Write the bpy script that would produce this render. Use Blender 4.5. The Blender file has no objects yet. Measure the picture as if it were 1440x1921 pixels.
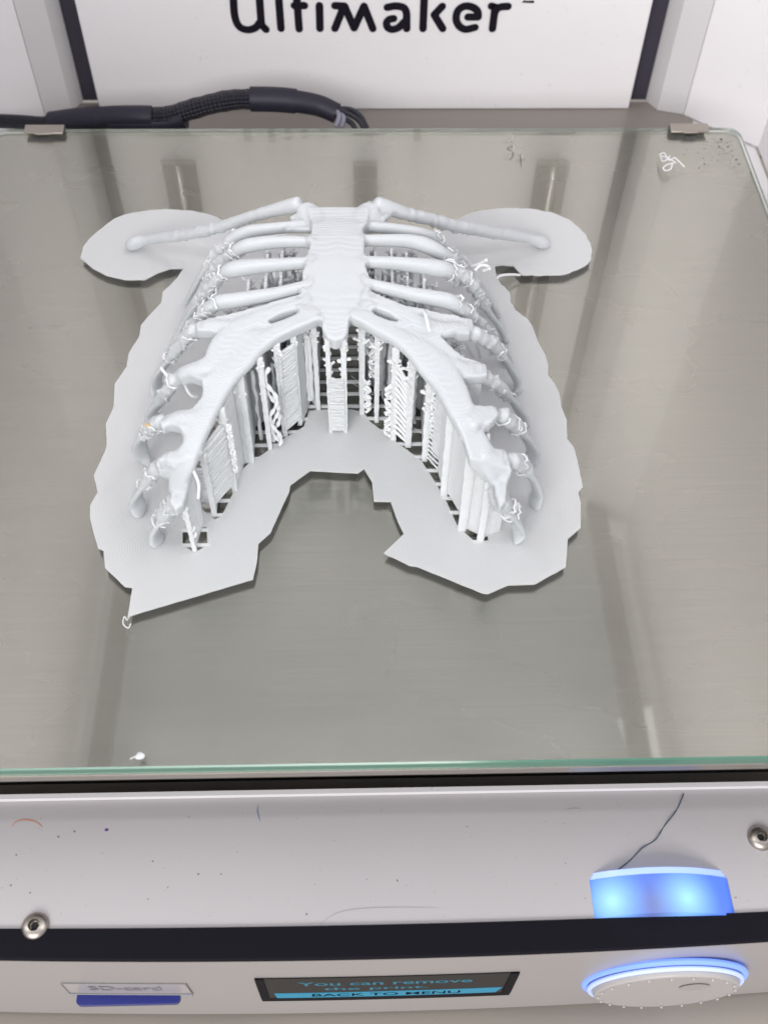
import bpy, math, random, bmesh
import numpy as np
from mathutils import Vector, Matrix
from mathutils.geometry import tessellate_polygon
random.seed(7); np.random.seed(7)
SC = 0.001                     # all numbers below are millimetres, the scene is in metres
scn = bpy.context.scene
COL = scn.collection

# ------------------------------------------------------------------ camera
def cam_axes(p, yaw, roll):
    fwd, up, rt = Vector((0, math.cos(p), -math.sin(p))), Vector((0, math.sin(p), math.cos(p))), Vector((1, 0, 0))
    R = Matrix.Rotation(yaw, 3, 'Z')
    fwd, up, rt = R @ fwd, R @ up, R @ rt
    c, s = math.cos(roll), math.sin(roll)
    return c*rt + s*up, -s*rt + c*up, fwd
FPX = 1932.1
cd = bpy.data.cameras.new('camera'); cam = bpy.data.objects.new('camera', cd); COL.objects.link(cam)
r_, u_, w_ = cam_axes(0.9422, -0.0407, 0.022)
M = Matrix((r_, u_, -w_)).transposed().to_4x4()
M.translation = Vector((-4.675, -200.6, 209.25))*SC
cam.matrix_world = M
cd.sensor_fit = 'VERTICAL'; cd.sensor_height = 36; cd.lens = 36*FPX/1921
cd.clip_start = 0.01; cd.clip_end = 50
cd.dof.use_dof = True; cd.dof.focus_distance = 0.272; cd.dof.aperture_fstop = 20
scn.camera = cam

# ------------------------------------------------------------------ light and exposure
wd = bpy.data.worlds.new('World'); scn.world = wd; wd.use_nodes = True
bg = wd.node_tree.nodes['Background']; bg.inputs[0].default_value = (0.93, 0.95, 1.0, 1); bg.inputs[1].default_value = 0.62
scn.view_settings.view_transform = 'Standard'; scn.view_settings.look = 'None'
scn.view_settings.exposure = 0.08; scn.view_settings.gamma = 1
def area(name, loc, target, size, size_y, power, col):
    l = bpy.data.lights.new(name, 'AREA'); l.shape = 'RECTANGLE'; l.size = size; l.size_y = size_y; l.energy = power; l.color = col
    o = bpy.data.objects.new(name, l); COL.objects.link(o); o.location = loc
    o.rotation_euler = (Vector(target)-Vector(loc)).to_track_quat('-Z', 'Y').to_euler()
    return o
area('ceiling_or_fill_lamp', (-0.45, -1.75, 1.05), (0, 0, 0), 1.5, 0.7, 34, (1, 0.985, 0.96))  # added front fill, set low to brighten the back panel and supports
area('ceiling_or_fill_lamp', (0.9, 0.2, 1.9), (0, 0, 0), 1.3, 0.4, 3, (1, 0.985, 0.96))  # ceiling lamp of the room
area('ceiling_or_fill_lamp', (-0.75, -0.05, 0.85), (-0.03, 0, 0), 0.3, 0.7, 5.6, (1, 0.99, 0.98))  # added side lamp, rims the outer left ribs; no such source known
area('ceiling_or_fill_lamp', (0.75, -0.05, 0.85), (0.02, 0, 0), 0.3, 0.7, 5.0, (1, 0.99, 0.98))  # its added partner for the right ribs
area('frame_led_strip', (0.0, -0.115, 0.285), (0, 0.17, 0.03), 0.24, 0.02, 0.17, (0.95, 0.97, 1))

SHELL = [('sternum', '', [(-9.22, 28.23, 32.0, 7.6, 2.2), (-9.15, 19.71, 34.0, 7.8, 2.4), (-9.24, 12.06, 35.0, 7.7, 2.5), (-9.35, 4.24, 35.5, 8.2, 2.5), (-9.59, -2.74, 35.5, 8.6, 2.5), (-9.83, -9.28, 35.3, 8.4, 2.4), (-9.95, -13.67, 35.0, 5.2, 2.3), (-10.07, -17.06, 34.7, 3.6, 2.3), (-10.06, -19.85, 34.4, 3.3, 2.2), (-10.06, -21.61, 34.0, 2.5, 1.8)]), ('costal_cartilage', 'left', [(-12.93, -13.64, 35.0, 2.0, 1.7), (-16.91, -15.28, 35.0, 2.2, 1.8), (-20.07, -17.28, 35.0, 2.3, 1.9), (-24.42, -20.87, 35.0, 2.6, 2), (-28.98, -24.43, 34.5, 3.4, 2.1), (-32.68, -28.8, 34.0, 4.3, 2.1), (-36.04, -33.43, 33.5, 4.3, 2.1), (-38.03, -39.04, 32.0, 3.2, 2.2), (-40.33, -45.44, 31.0, 3.0, 2.2), (-42.05, -50.32, 29.5, 2.9, 2.2), (-44.05, -53.94, 27.5, 3.6, 2.2), (-45.54, -56.37, 24.0, 2.8, 2.2), (-46.24, -58.27, 20.5, 2.2, 2)]), ('costal_cartilage', 'left', [(-17.01, -9.98, 35.3, 1.6, 1.6), (-22.78, -12.84, 35.2, 1.9, 1.7), (-28.12, -15.18, 35.0, 2.3, 1.8), (-32.21, -18.24, 34.8, 3.6, 2), (-35.78, -22.84, 34.4, 4.2, 2), (-37.98, -28.38, 33.8, 4.0, 2), (-41.3, -30.01, 33.2, 2.6, 2), (-44.72, -29.85, 32.0, 2, 1.9), (-47.5, -29.98, 30.0, 1.7, 1.6)]), ('costal_cartilage', 'left', [(-32.21, -18.24, 34.8, 2.2, 1.9), (-36.12, -17.78, 34.4, 2.2, 1.9), (-39.68, -16.96, 34.0, 2.0, 1.9), (-43.18, -16.62, 33.0, 1.7, 1.7)]), ('costal_cartilage', 'left', [(-39.7, -44.33, 31.0, 3, 2), (-42.89, -43.81, 31.0, 2.5, 2), (-45.79, -43.5, 30.5, 2.0, 1.9), (-49.13, -42.79, 29.0, 1.7, 1.8)]), ('costal_cartilage', 'left', [(-41.98, -51.93, 29.0, 3, 2), (-45.3, -52.93, 27.8, 2.8, 2), (-48.5, -52.92, 26.5, 2.0, 1.9)]), ('costal_cartilage', 'right', [(-6.96, -13.7, 35.0, 2.0, 1.7), (-3.36, -15.96, 35.0, 2.2, 1.8), (-0.18, -18.56, 35.0, 2.4, 1.9), (5.23, -22.42, 35.0, 2.9, 2), (9.79, -26.25, 34.7, 4.2, 2.1), (13.37, -30.85, 34.2, 5.2, 2.1), (16.55, -36.88, 33.7, 4.6, 2.1), (18.93, -44.5, 33.0, 3.9, 2.2), (21.16, -49.67, 31.0, 3.5, 2.2), (23.67, -53.83, 29.0, 3.4, 2.2), (25.41, -56.17, 26.5, 2.9, 2.2), (26.84, -57.76, 23.0, 2.1, 2)]), ('costal_cartilage', 'right', [(-2.63, -9.34, 35.3, 1.6, 1.6), (2.56, -11.75, 35.2, 1.8, 1.7), (7.02, -14.76, 35.0, 2.3, 1.8), (11.4, -18.65, 34.8, 3.4, 1.9), (15.89, -19.37, 34.4, 2.8, 1.9), (19.64, -18.02, 33.6, 2.0, 1.8), (23.16, -17.69, 32.0, 1.8, 1.7)]), ('costal_cartilage', 'right', [(14.28, -30.17, 34.2, 4, 2), (17.56, -30.66, 33.6, 3, 2), (20.59, -31.15, 33.0, 2.1, 1.9), (23.62, -31.13, 31.5, 1.8, 1.7)]), ('costal_cartilage', 'right', [(19.17, -48.19, 33.0, 3.8, 2), (22.43, -45.48, 32.6, 3.0, 2), (25.44, -43.69, 32.0, 1.9, 1.8), (27.01, -43.18, 31.4, 1.6, 1.6)]), ('costal_cartilage', 'right', [(22.4, -53.55, 30.0, 3, 2), (25.63, -54.07, 28.5, 2.3, 2), (28.48, -53.82, 27.0, 1.8, 1.8)]), ('rib', 'left', [(-14.32, 23.36, 32.0, 1.4, 1.4), (-20.02, 23.14, 31.5, 1.5, 1.5), (-27.14, 22.72, 31.0, 1.6, 1.5), (-32.91, 22.91, 30.0, 1.8, 1.6), (-37.38, 22.78, 28.0, 1.8, 1.6), (-41.41, 22.84, 24.0, 1.5, 1.6), (-44.8, 23.3, 19.0, 1.2, 1.7), (-48.17, 24.27, 14.0, 1.1, 1.8), (-51.62, 25.54, 7.0, 1.0, 1.8), (-54.28, 27.77, 0.3, 1.2, 2)]), ('rib', 'left', [(-14.38, 13.32, 34.0, 1.5, 1.4), (-19.64, 13.57, 34.0, 1.6, 1.5), (-25.18, 13.85, 33.8, 1.7, 1.6), (-30.75, 13.78, 33.2, 2.0, 1.7), (-34.3, 13.75, 32.2, 2.0, 1.7), (-37.89, 14.66, 29.0, 1.7, 1.6), (-41.93, 15.9, 24.0, 1.3, 1.6), (-45.57, 16.41, 18.0, 1.1, 1.8), (-49.74, 18.88, 10.0, 1.0, 1.8), (-54.11, 22.39, 0.3, 1.2, 2)]), ('rib', 'left', [(-14.23, 4.7, 34.8, 1.6, 1.4), (-19.36, 4.33, 34.8, 1.7, 1.5), (-24.75, 4.0, 34.6, 1.8, 1.6), (-30.17, 3.91, 34.2, 2.1, 1.8), (-35.95, 4.11, 33.2, 2.4, 1.9), (-38.61, 4.68, 31.5, 1.8, 1.6), (-41.75, 4.64, 28.0, 1.5, 1.5), (-46.24, 6.35, 21.0, 1.2, 1.7), (-51.23, 8.64, 12.0, 1.0, 1.8), (-55.44, 9.89, 4.0, 1.0, 1.8), (-57.2, 9.86, 0.3, 1.2, 2)]), ('rib', 'left', [(-14.11, -3.5, 35.0, 1.6, 1.4), (-19.1, -5.22, 35.0, 1.7, 1.5), (-24.33, -6.88, 34.8, 1.8, 1.6), (-29.56, -7.85, 34.5, 2.0, 1.7), (-34.78, -8.62, 34.2, 2.1, 1.8), (-38.77, -8.69, 33.6, 2.0, 1.8), (-41.39, -8.68, 31.5, 1.7, 1.6), (-45.29, -7.92, 26.5, 1.5, 1.6), (-50.25, -5.27, 18.0, 1.2, 1.7), (-55.94, 0.07, 7.0, 1.1, 1.8), (-58.94, 1.98, 0.3, 1.2, 2)]), ('rib', 'left', [(-43.18, -16.62, 33.0, 1.7, 1.7), (-46.3, -15.92, 29.5, 1.8, 1.7), (-50.28, -14.52, 23.0, 1.6, 1.7), (-55.34, -11.68, 14.0, 1.2, 1.7), (-58.62, -8.84, 6.0, 1.1, 1.8), (-58.84, -8.81, 0.3, 1.2, 2)]), ('rib', 'left', [(-47.5, -29.98, 30.0, 1.7, 1.7), (-49.88, -30.01, 26.0, 1.6, 1.6), (-52.97, -27.96, 20.0, 1.4, 1.7), (-56.84, -24.12, 11.0, 1.2, 1.7), (-59.86, -18.0, 0.3, 1.2, 2)]), ('rib', 'left', [(-49.13, -42.79, 29.0, 1.8, 1.8), (-52.33, -41.19, 25.5, 1.8, 1.8), (-55.78, -38.92, 20.0, 1.4, 1.9), (-58.59, -36.37, 13.0, 1.3, 2), (-59.97, -33.21, 5.0, 1.2, 2), (-59.64, -32.57, 0.3, 1.3, 2)]), ('rib', 'left', [(-48.5, -52.92, 26.5, 1.9, 1.9), (-50.93, -52.83, 23.5, 1.7, 1.8), (-54.64, -51.46, 17.0, 1.5, 1.9), (-58.29, -49.85, 9.5, 1.3, 2), (-59.29, -48.66, 4.0, 1.2, 2), (-58.6, -48.92, 0.3, 1.3, 2)]), ('rib', 'left', [(-46.24, -58.27, 20.5, 2.1, 2), (-47.83, -59.07, 17.5, 2.0, 2), (-50.77, -58.46, 12.5, 1.8, 2), (-53.06, -58.0, 8.0, 1.7, 2), (-54.11, -57.5, 3.5, 1.6, 2), (-53.55, -57.99, 0.3, 1.5, 2)]), ('rib', 'right', [(-4.66, 22.63, 32.0, 1.4, 1.4), (-0.12, 22.32, 31.7, 1.5, 1.5), (5.59, 22.28, 31.0, 1.6, 1.5), (11.28, 21.32, 30.5, 1.8, 1.6), (15.68, 21.79, 28.5, 1.9, 1.6), (20.03, 22.39, 24.0, 1.6, 1.6), (24.6, 23.58, 18.5, 1.3, 1.7), (28.98, 25.97, 11.0, 1.1, 1.8), (33.59, 26.31, 3.0, 1.0, 1.8), (34.87, 25.4, 0.3, 1.1, 2)]), ('rib', 'right', [(-4.7, 14.1, 34.0, 1.5, 1.4), (-0.26, 14.07, 34.0, 1.6, 1.5), (4.6, 14.28, 33.8, 1.7, 1.6), (9.49, 14.43, 33.3, 2.0, 1.7), (13.68, 13.68, 32.5, 2.3, 1.8), (17.92, 12.66, 30.5, 2.0, 1.7), (22.8, 13.01, 25.5, 1.7, 1.7), (27.76, 14.16, 18.5, 1.2, 1.7), (32.22, 17.74, 10.0, 1.1, 1.8), (36.1, 21.56, 0.3, 1.1, 2)]), ('rib', 'right', [(-4.49, 5.03, 34.8, 1.6, 1.4), (-0.43, 4.59, 34.8, 1.7, 1.5), (4.99, 4.38, 34.6, 1.8, 1.6), (10.42, 4.0, 34.2, 2.1, 1.8), (16.56, 3.66, 33.4, 2.5, 1.9), (20.16, 4.61, 31.5, 2.1, 1.8), (23.43, 5.42, 29.0, 1.9, 1.7), (26.72, 5.34, 24.5, 1.5, 1.7), (30.18, 6.31, 17.0, 1.2, 1.7), (34.67, 9.11, 8.0, 1.1, 1.8), (37.78, 11.05, 0.3, 1.1, 2)]), ('rib', 'right', [(-4.54, -2.6, 35.0, 1.6, 1.4), (-0.58, -4.4, 35.0, 1.7, 1.5), (4.69, -5.97, 34.8, 1.8, 1.6), (9.94, -7.42, 34.5, 2.0, 1.7), (14.54, -8.28, 34.2, 2.2, 1.8), (18.5, -9.0, 33.6, 2.2, 1.9), (21.47, -9.09, 31.0, 2.1, 1.8), (24.8, -8.32, 27.0, 1.7, 1.7), (29.27, -6.52, 20.0, 1.4, 1.7), (34.08, -2.2, 11.0, 1.1, 1.8), (37.9, 2.63, 0.3, 1.1, 2)]), ('rib', 'right', [(23.16, -17.69, 32.0, 1.8, 1.8), (26.7, -16.72, 28.5, 1.8, 1.7), (30.61, -14.76, 23.0, 1.5, 1.7), (35.17, -11.27, 13.0, 1.2, 1.8), (38.31, -8.94, 5.0, 1.1, 1.8), (39.1, -9.5, 0.3, 1.2, 2)]), ('rib', 'right', [(23.62, -31.13, 31.5, 1.8, 1.7), (27.19, -30.28, 28.0, 1.7, 1.7), (31.32, -27.97, 21.5, 1.4, 1.8), (35.83, -24.25, 12.0, 1.2, 2), (38.49, -21.38, 5.0, 1.1, 2), (39.74, -20.29, 0.3, 1.2, 2)]), ('rib', 'right', [(28.01, -41.95, 30.0, 1.7, 1.6), (29.79, -41.74, 27.5, 2.0, 1.8), (33.46, -39.58, 21.5, 1.7, 1.8), (37.5, -36.42, 12.5, 1.4, 2), (40.11, -33.74, 5.0, 1.2, 2), (40.19, -33.47, 0.3, 1.3, 2)]), ('rib', 'right', [(28.48, -53.82, 27.0, 1.8, 1.8), (31.24, -52.87, 25.0, 1.9, 1.8), (34.28, -50.81, 20.0, 1.8, 1.9), (37.42, -48.91, 13.0, 1.4, 2), (39.53, -47.68, 6.0, 1.2, 2), (39.18, -47.92, 0.3, 1.3, 2)]), ('rib', 'right', [(26.84, -57.76, 23.0, 2.1, 2), (27.47, -59.63, 20.0, 2.4, 2), (30.48, -59.0, 14.5, 2.2, 2), (33.17, -57.98, 8.5, 2.0, 2.2), (34.01, -57.5, 4.0, 2.0, 2.3), (33.41, -57.31, 0.3, 2.2, 2)]), ('clavicle', 'left', [(-19.34, 31.47, 32.0, 2.3, 2.4), (-23.22, 32.53, 30.5, 1.9, 2), (-29.33, 34.16, 27.5, 1.6, 1.6), (-35.64, 35.92, 24.0, 1.5, 1.5), (-42.17, 37.99, 20.0, 1.7, 1.5), (-49.05, 41.32, 15.5, 1.8, 1.6), (-56.18, 45.04, 11.0, 1.8, 1.6), (-63.48, 48.81, 7.0, 1.7, 1.6), (-68.12, 50.93, 4.5, 1.5, 1.5), (-72.13, 51.31, 3.0, 2.1, 2), (-74.78, 51.79, 1.2, 1.2, 1.2)]), ('clavicle', 'left', [(-19.21, 31.08, 31.6, 2.4, 1.9), (-17.7, 28.54, 31.8, 3.4, 1.7), (-16.06, 25.58, 32.0, 3.8, 1.6), (-14.3, 22.85, 32.4, 3.6, 1.5)]), ('clavicle', 'right', [(0.04, 31.35, 32.0, 2.3, 2.4), (4.42, 31.68, 30.5, 2, 2), (9.66, 33.0, 27.5, 1.8, 1.7), (15.84, 35.35, 24.0, 1.8, 1.7), (23.07, 38.19, 19.5, 1.8, 1.6), (29.76, 41.5, 15.5, 1.8, 1.6), (36.78, 45.37, 11.0, 1.9, 1.6), (43.05, 48.44, 7.5, 1.8, 1.6), (48.5, 50.61, 4.5, 1.6, 1.5), (52.12, 51.41, 2.6, 2.0, 1.8), (54.79, 51.35, 1.2, 1.2, 1.2)]), ('clavicle', 'right', [(-0.11, 30.96, 31.6, 2.4, 1.9), (-1.45, 28.44, 31.8, 3.4, 1.7), (-2.92, 25.5, 32.0, 3.8, 1.6), (-4.65, 22.79, 32.4, 3.6, 1.5)])]
BRIM = [(-88.4, 47.91), (-88.32, 52.84), (-87.07, 56.59), (-84.81, 60.38), (-80.63, 66.3), (-77.55, 68.38), (-74.32, 69.41), (-69.9, 70.44), (-65.23, 70.95), (-56.72, 70.1), (-51.54, 68.48), (-48.4, 66.88), (-45.35, 63.98), (-41.73, 59.32), (-22.62, 58.16), (-1.03, 58.01), (17.28, 57.89), (25.97, 63.51), (28.17, 66.12), (31.37, 68.22), (35.75, 69.79), (40.94, 70.56), (45.24, 70.8), (49.5, 70.51), (53.69, 69.68), (57.81, 68.32), (60.96, 66.18), (63.58, 64.05), (65.4, 61.17), (66.79, 57.8), (67.76, 53.97), (67.93, 50.45), (66.97, 46.0), (65.84, 43.8), (63.32, 42.12), (58.4, 39.27), (53.48, 38.83), (45.11, 39.14), (43.08, 43.25), (40.2, 43.76), (37.37, 43.05), (37.29, 38.49), (38.59, 34.93), (40.66, 31.41), (40.7, 26.81), (41.51, 23.85), (44.32, 20.69), (45.84, 17.36), (46.53, 12.35), (47.24, 9.13), (48.33, 5.31), (48.65, 1.57), (48.17, -2.52), (49.72, -5.76), (50.46, -9.35), (50.44, -14.24), (51.29, -19.03), (50.6, -25.57), (51.94, -28.33), (52.35, -33.74), (52.53, -41.61), (51.2, -43.31), (51.29, -46.69), (50.24, -54.44), (46.64, -57.61), (45.06, -65.89), (37.14, -70.63), (30.72, -70.83), (25.67, -73.14), (24.42, -72.98), (9.13, -65.21), (7.34, -64.88), (1.23, -61.23), (6.23, -55.6), (5.14, -52.68), (3.2, -45.55), (-0.98, -45.49), (-1.28, -39.36), (-3.28, -34.98), (-4.95, -36.36), (-17.19, -35.33), (-22.14, -39.95), (-22.47, -42.34), (-24.19, -47.35), (-26.56, -54.66), (-29.42, -57.96), (-29.55, -63.27), (-30.19, -68.28), (-58.2, -77.84), (-58.7, -78.83), (-58.62, -70.25), (-60.42, -69.93), (-65.82, -64.43), (-66.87, -59.48), (-68.25, -58.83), (-69.72, -54.86), (-71.45, -50.0), (-72.05, -45.88), (-70.77, -41.7), (-72.48, -36.2), (-70.79, -28.63), (-70.52, -26.48), (-71.73, -18.54), (-70.49, -12.86), (-71.29, -4.45), (-68.88, 1.97), (-68.92, 7.13), (-66.74, 14.09), (-66.78, 18.42), (-64.93, 22.36), (-61.94, 27.71), (-61.95, 32.28), (-58.43, 38.32), (-56.78, 42.83), (-60.79, 42.86), (-64.57, 40.74), (-67.92, 37.92), (-73.78, 37.97), (-79.59, 39.91), (-84.0, 43.04)]
HOLE = [(-45.74, -44.9), (-43.2, -48.25), (-40.63, -50.58), (-39.49, -49.95), (-38.54, -48.32), (-36.75, -43.0), (-35.81, -36.15), (-32.73, -32.32), (-29.27, -29.51), (-24.7, -24.84), (-19.18, -20.47), (-17.87, -14.81), (-13.27, -14.48), (-6.36, -14.55), (-3.05, -15.55), (-1.66, -18.79), (4.45, -25.2), (11.61, -32.52), (14.73, -39.4), (17.48, -46.24), (19.7, -53.69), (23.98, -58.56), (26.94, -57.81), (26.33, -48.86), (25.08, -38.67), (24.47, -28.0), (22.39, -16.8), (20.44, -1.01), (15.09, 11.58), (9.37, 22.57), (0.15, 29.45), (-21.89, 29.64), (-32.56, 22.95), (-41.14, 12.13), (-44.76, -0.32), (-47.16, -16.0), (-49.3, -28.9), (-50.42, -37.69), (-48.33, -42.84)]
POST = {'a': (-44.72, -60.1, 18.1, 0.6), 'b': (-44.4, -48.24, 15.0, 0.6), 'c': (-40.68, -49.93, 25.6, 0.75), 'd': (-36.12, -42.16, 31.1, 0.8), 'e': (-34.49, -33.0, 29.5, 0.6), 'f': (-32.27, -33.21, 35.9, 0.8), 'g': (-27.77, -28.8, 36.0, 0.7), 'h': (-24.02, -24.12, 35.5, 0.8), 'i': (-20.18, -20.08, 35.0, 0.7), 'j': (-15.42, -14.83, 31.3, 0.7), 'k': (-11.92, -22.42, 34.7, 0.6), 'l': (-8.09, -22.46, 34.6, 0.7), 'm': (-3.64, -16.88, 34.5, 0.8), 'n': (0.18, -19.38, 34.6, 0.7), 'o': (4.43, -25.93, 37.0, 0.9), 'p': (8.29, -28.16, 35.3, 0.9), 'q': (12.43, -32.88, 34.3, 0.9), 'r': (16.77, -44.55, 37.0, 1.1), 's': (20.65, -55.32, 31.1, 1.2), 't': (24.9, -58.57, 27.3, 0.9)}
LETTER = [[(-48.22, 20.76), (-48.53, 14.17), (-48.7, 8.8), (-48.06, 5.35), (-46.46, 3.5), (-43.93, 2.99), (-41.26, 3.92), (-39.5, 5.97)], [(-38.64, 20.78), (-39.01, 14.18), (-39.09, 6.17), (-38.93, 4.53)], [(-39.01, 4.74), (-37.55, 3.1)], [(-31.4, 25.71), (-32.01, 14.18), (-31.95, 3.51)], [(-25.45, 20.03), (-25.39, 14.19), (-25.19, 3.31)], [(-26.48, 12.21), (-22.76, 12.22)], [(-17.28, 12.22), (-17.41, 3.51)], [(-11.83, 3.52), (-8.28, 12.03)], [(-11.61, 12.22), (-8.08, 12.03)], [(-8.08, 12.03), (-4.64, 3.72)], [(-4.64, 3.72), (-0.92, 12.03)], [(-0.92, 12.03), (2.35, 3.52)], [(7.62, 11.64), (10.95, 12.14), (13.72, 11.45), (14.77, 9.44), (14.91, 6.6), (15.05, 3.52)], [(10.07, 7.42), (8.29, 7.01), (7.42, 5.58), (7.94, 3.94), (9.55, 3.21), (11.94, 3.94), (14.07, 6.2)], [(20.84, 23.91), (21.08, 14.24), (21.15, 3.53)], [(27.87, 12.06), (25.08, 8.84)], [(25.08, 8.84), (28.57, 3.53)], [(37.64, 8.04), (41.42, 8.04)], [(41.42, 8.04), (41.03, 10.27), (38.72, 11.87), (35.94, 12.07), (33.79, 10.46), (33.31, 7.43), (34.5, 4.77), (37.01, 3.32), (40.66, 4.05)], [(47.42, 11.68), (47.23, 3.54)], [(45.99, 12.17), (47.62, 11.68)], [(47.6, 9.87), (48.08, 11.08), (49.57, 11.88), (52.12, 12.08)]]
SUP2 = [[(57.0, 17.42), (58.46, 18.2), (60.37, 17.03), (59.57, 15.66), (57.46, 13.68), (61.2, 13.68)]]
SLOT = [[(-107.52, 14.11), (-108.92, -36.3), (-104.25, 14.11)], [(106.5, 14.32), (106.73, -35.79), (103.73, 14.32)]]
PANELB = [(-106.87, -30.59), (105.76, -30.01)]
CABLE = [(-144.29, 150.0, -19.75), (-130.54, 150.0, -20.45), (-120.07, 148.0, -19.83), (-106.89, 145.0, -16.33), (-94.06, 142.0, -13.3), (-83.8, 140.0, -11.81), (-74.1, 140.0, -11.82), (-65.98, 140.0, -9.46), (-55.94, 140.0, -6.48), (-48.08, 140.0, -5.01), (-42.3, 140.0, -4.81), (-32.7, 140.0, -5.03), (-25.04, 140.0, -5.89), (-17.38, 140.0, -7.61), (-11.2, 138.0, -9.35)]
CABLE2 = [[(-11.94, 138.0, -7.63), (-7.67, 134.0, -6.56), (-3.48, 130.0, -6.74), (-1.22, 127.0, -8.62)], [(-11.6, 138.0, -9.78), (-8.66, 134.0, -8.7), (-5.78, 130.0, -8.23), (-4.28, 127.0, -9.26)], [(-13.1, 138.0, -7.63), (-6.7, 136.0, -6.36), (-2.69, 132.0, -6.55), (-0.45, 128.0, -8.64)]]
WHITEW = [[(-11.55, 138.0, -7.63), (-10.36, 133.0, -7.19), (-11.56, 130.0, -9.51)], [(-10.77, 138.0, -7.63), (-8.65, 133.0, -7.62), (-9.65, 130.0, -9.95)]]
CLIP = [(-117.46, 111.43), (-103.49, 111.38), (103.35, 112.84), (118.31, 112.79)]
SCRAP = [[(97.37, 97.93, 1.0), (98.41, 96.66, 2.5), (99.06, 92.13, 3.0), (101.06, 93.29, 3.0), (102.67, 92.95, 2.0), (104.74, 91.72, 0.6)], [(97.93, 97.04, 1.0), (99.42, 94.72, 2.0), (100.88, 92.96, 2.0), (102.24, 93.21, 1.0)], [(101.27, 92.5, 1.5), (99.02, 91.93, 1.5), (97.44, 91.04, 0.7), (98.11, 89.73, 0.6), (99.91, 90.32, 1.0), (100.41, 92.08, 1.8)], [(97.98, 98.8, 0.6), (97.55, 94.98, 1.0), (98.23, 93.54, 1.6), (100.05, 95.03, 2.6)]]
CRUMB = [(-51.97, -112.53)]
FLOOR = {'top': [(-90.92, -108.98), (93.25, -110.44)], 'bar': [(-84.98, -139.53), (-43.89, -140.12), (-2.57, -140.59), (45.16, -139.7), (86.19, -139.35)], 'bar2': [(-83.75, -145.86), (-43.28, -147.0), (-2.69, -147.38), (44.21, -146.55), (84.7, -145.47)], 'notch': [(46.91, -130.7), (47.97, -130.12), (77.29, -130.2), (78.61, -130.95), (77.9, -139.65), (46.57, -139.96)], 'screw': [(88.4, -122.52), (-77.22, -139.12)], 'orange': [(-86.71, -116.63), (-85.7, -115.38), (-83.53, -115.04), (-81.2, -115.59), (-79.51, -116.76)], 'blue': [(-29.34, -112.44), (-29.51, -113.98), (-28.77, -116.3)], 'scr': [(-14.41, -139.9), (-10.87, -137.69), (-6.1, -136.75), (2.28, -136.56), (11.86, -136.86)], 'purple': [(-64.49, -117.8)], 'hair': [(72.38, -111.66), (69.96, -115.54), (66.33, -119.33), (63.6, -122.56), (60.42, -124.25), (56.8, -127.26), (53.34, -129.62)], 'specks': [(-84.37, -123.25), (-84.3, -130.1), (-52.9, -125.31), (-53.06, -133.75), (-48.89, -131.25), (-42.27, -128.4), (-37.05, -128.5), (3.06, -130.7), (79.57, -135.96), (-17.42, -137.68), (-75.4, -119.22), (-71.88, -118.04), (-79.68, -131.83), (19.87, -118.6), (41.91, -127.59)], 'dash': [(-76.26, -115.43), (-75.7, -117.34)], 'dash2': [(43.24, -115.05), (45.47, -114.58), (47.34, -114.87)]}
FACE = {'disp': [(-29.84, -45.95), (31.42, -44.85), (28.58, -67.86), (-29.14, -68.03)], 'band': [(-26.52, -59.09), (28.83, -57.72), (27.68, -65.46), (-26.54, -64.77)], 't1': [(-20.13, -52.06), (19.91, -50.48)], 't2': [(-14.07, -58.06), (8.87, -55.85)], 't3': [(-16.8, -62.29), (18.12, -60.57)], 'sdbox': [(-75.35, -47.96), (-46.2, -51.22), (-46.38, -61.67), (-75.17, -59.98)], 'sd': [(-73.68, -57.87), (-48.5, -60.33), (-50.16, -70.08), (-75.59, -67.49)], 'sdt': [(-69.55, -53.31), (-53.8, -53.73)], 'knob': [(47.81, -59.49), (87.61, -56.64), (63.29, -39.26), (72.57, -79.44)], 'dim': [(75.23, -52.34)], 'bot': [(-96.36, -75.75), (0.3, -82.76), (101.58, -85.52)]}
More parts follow.
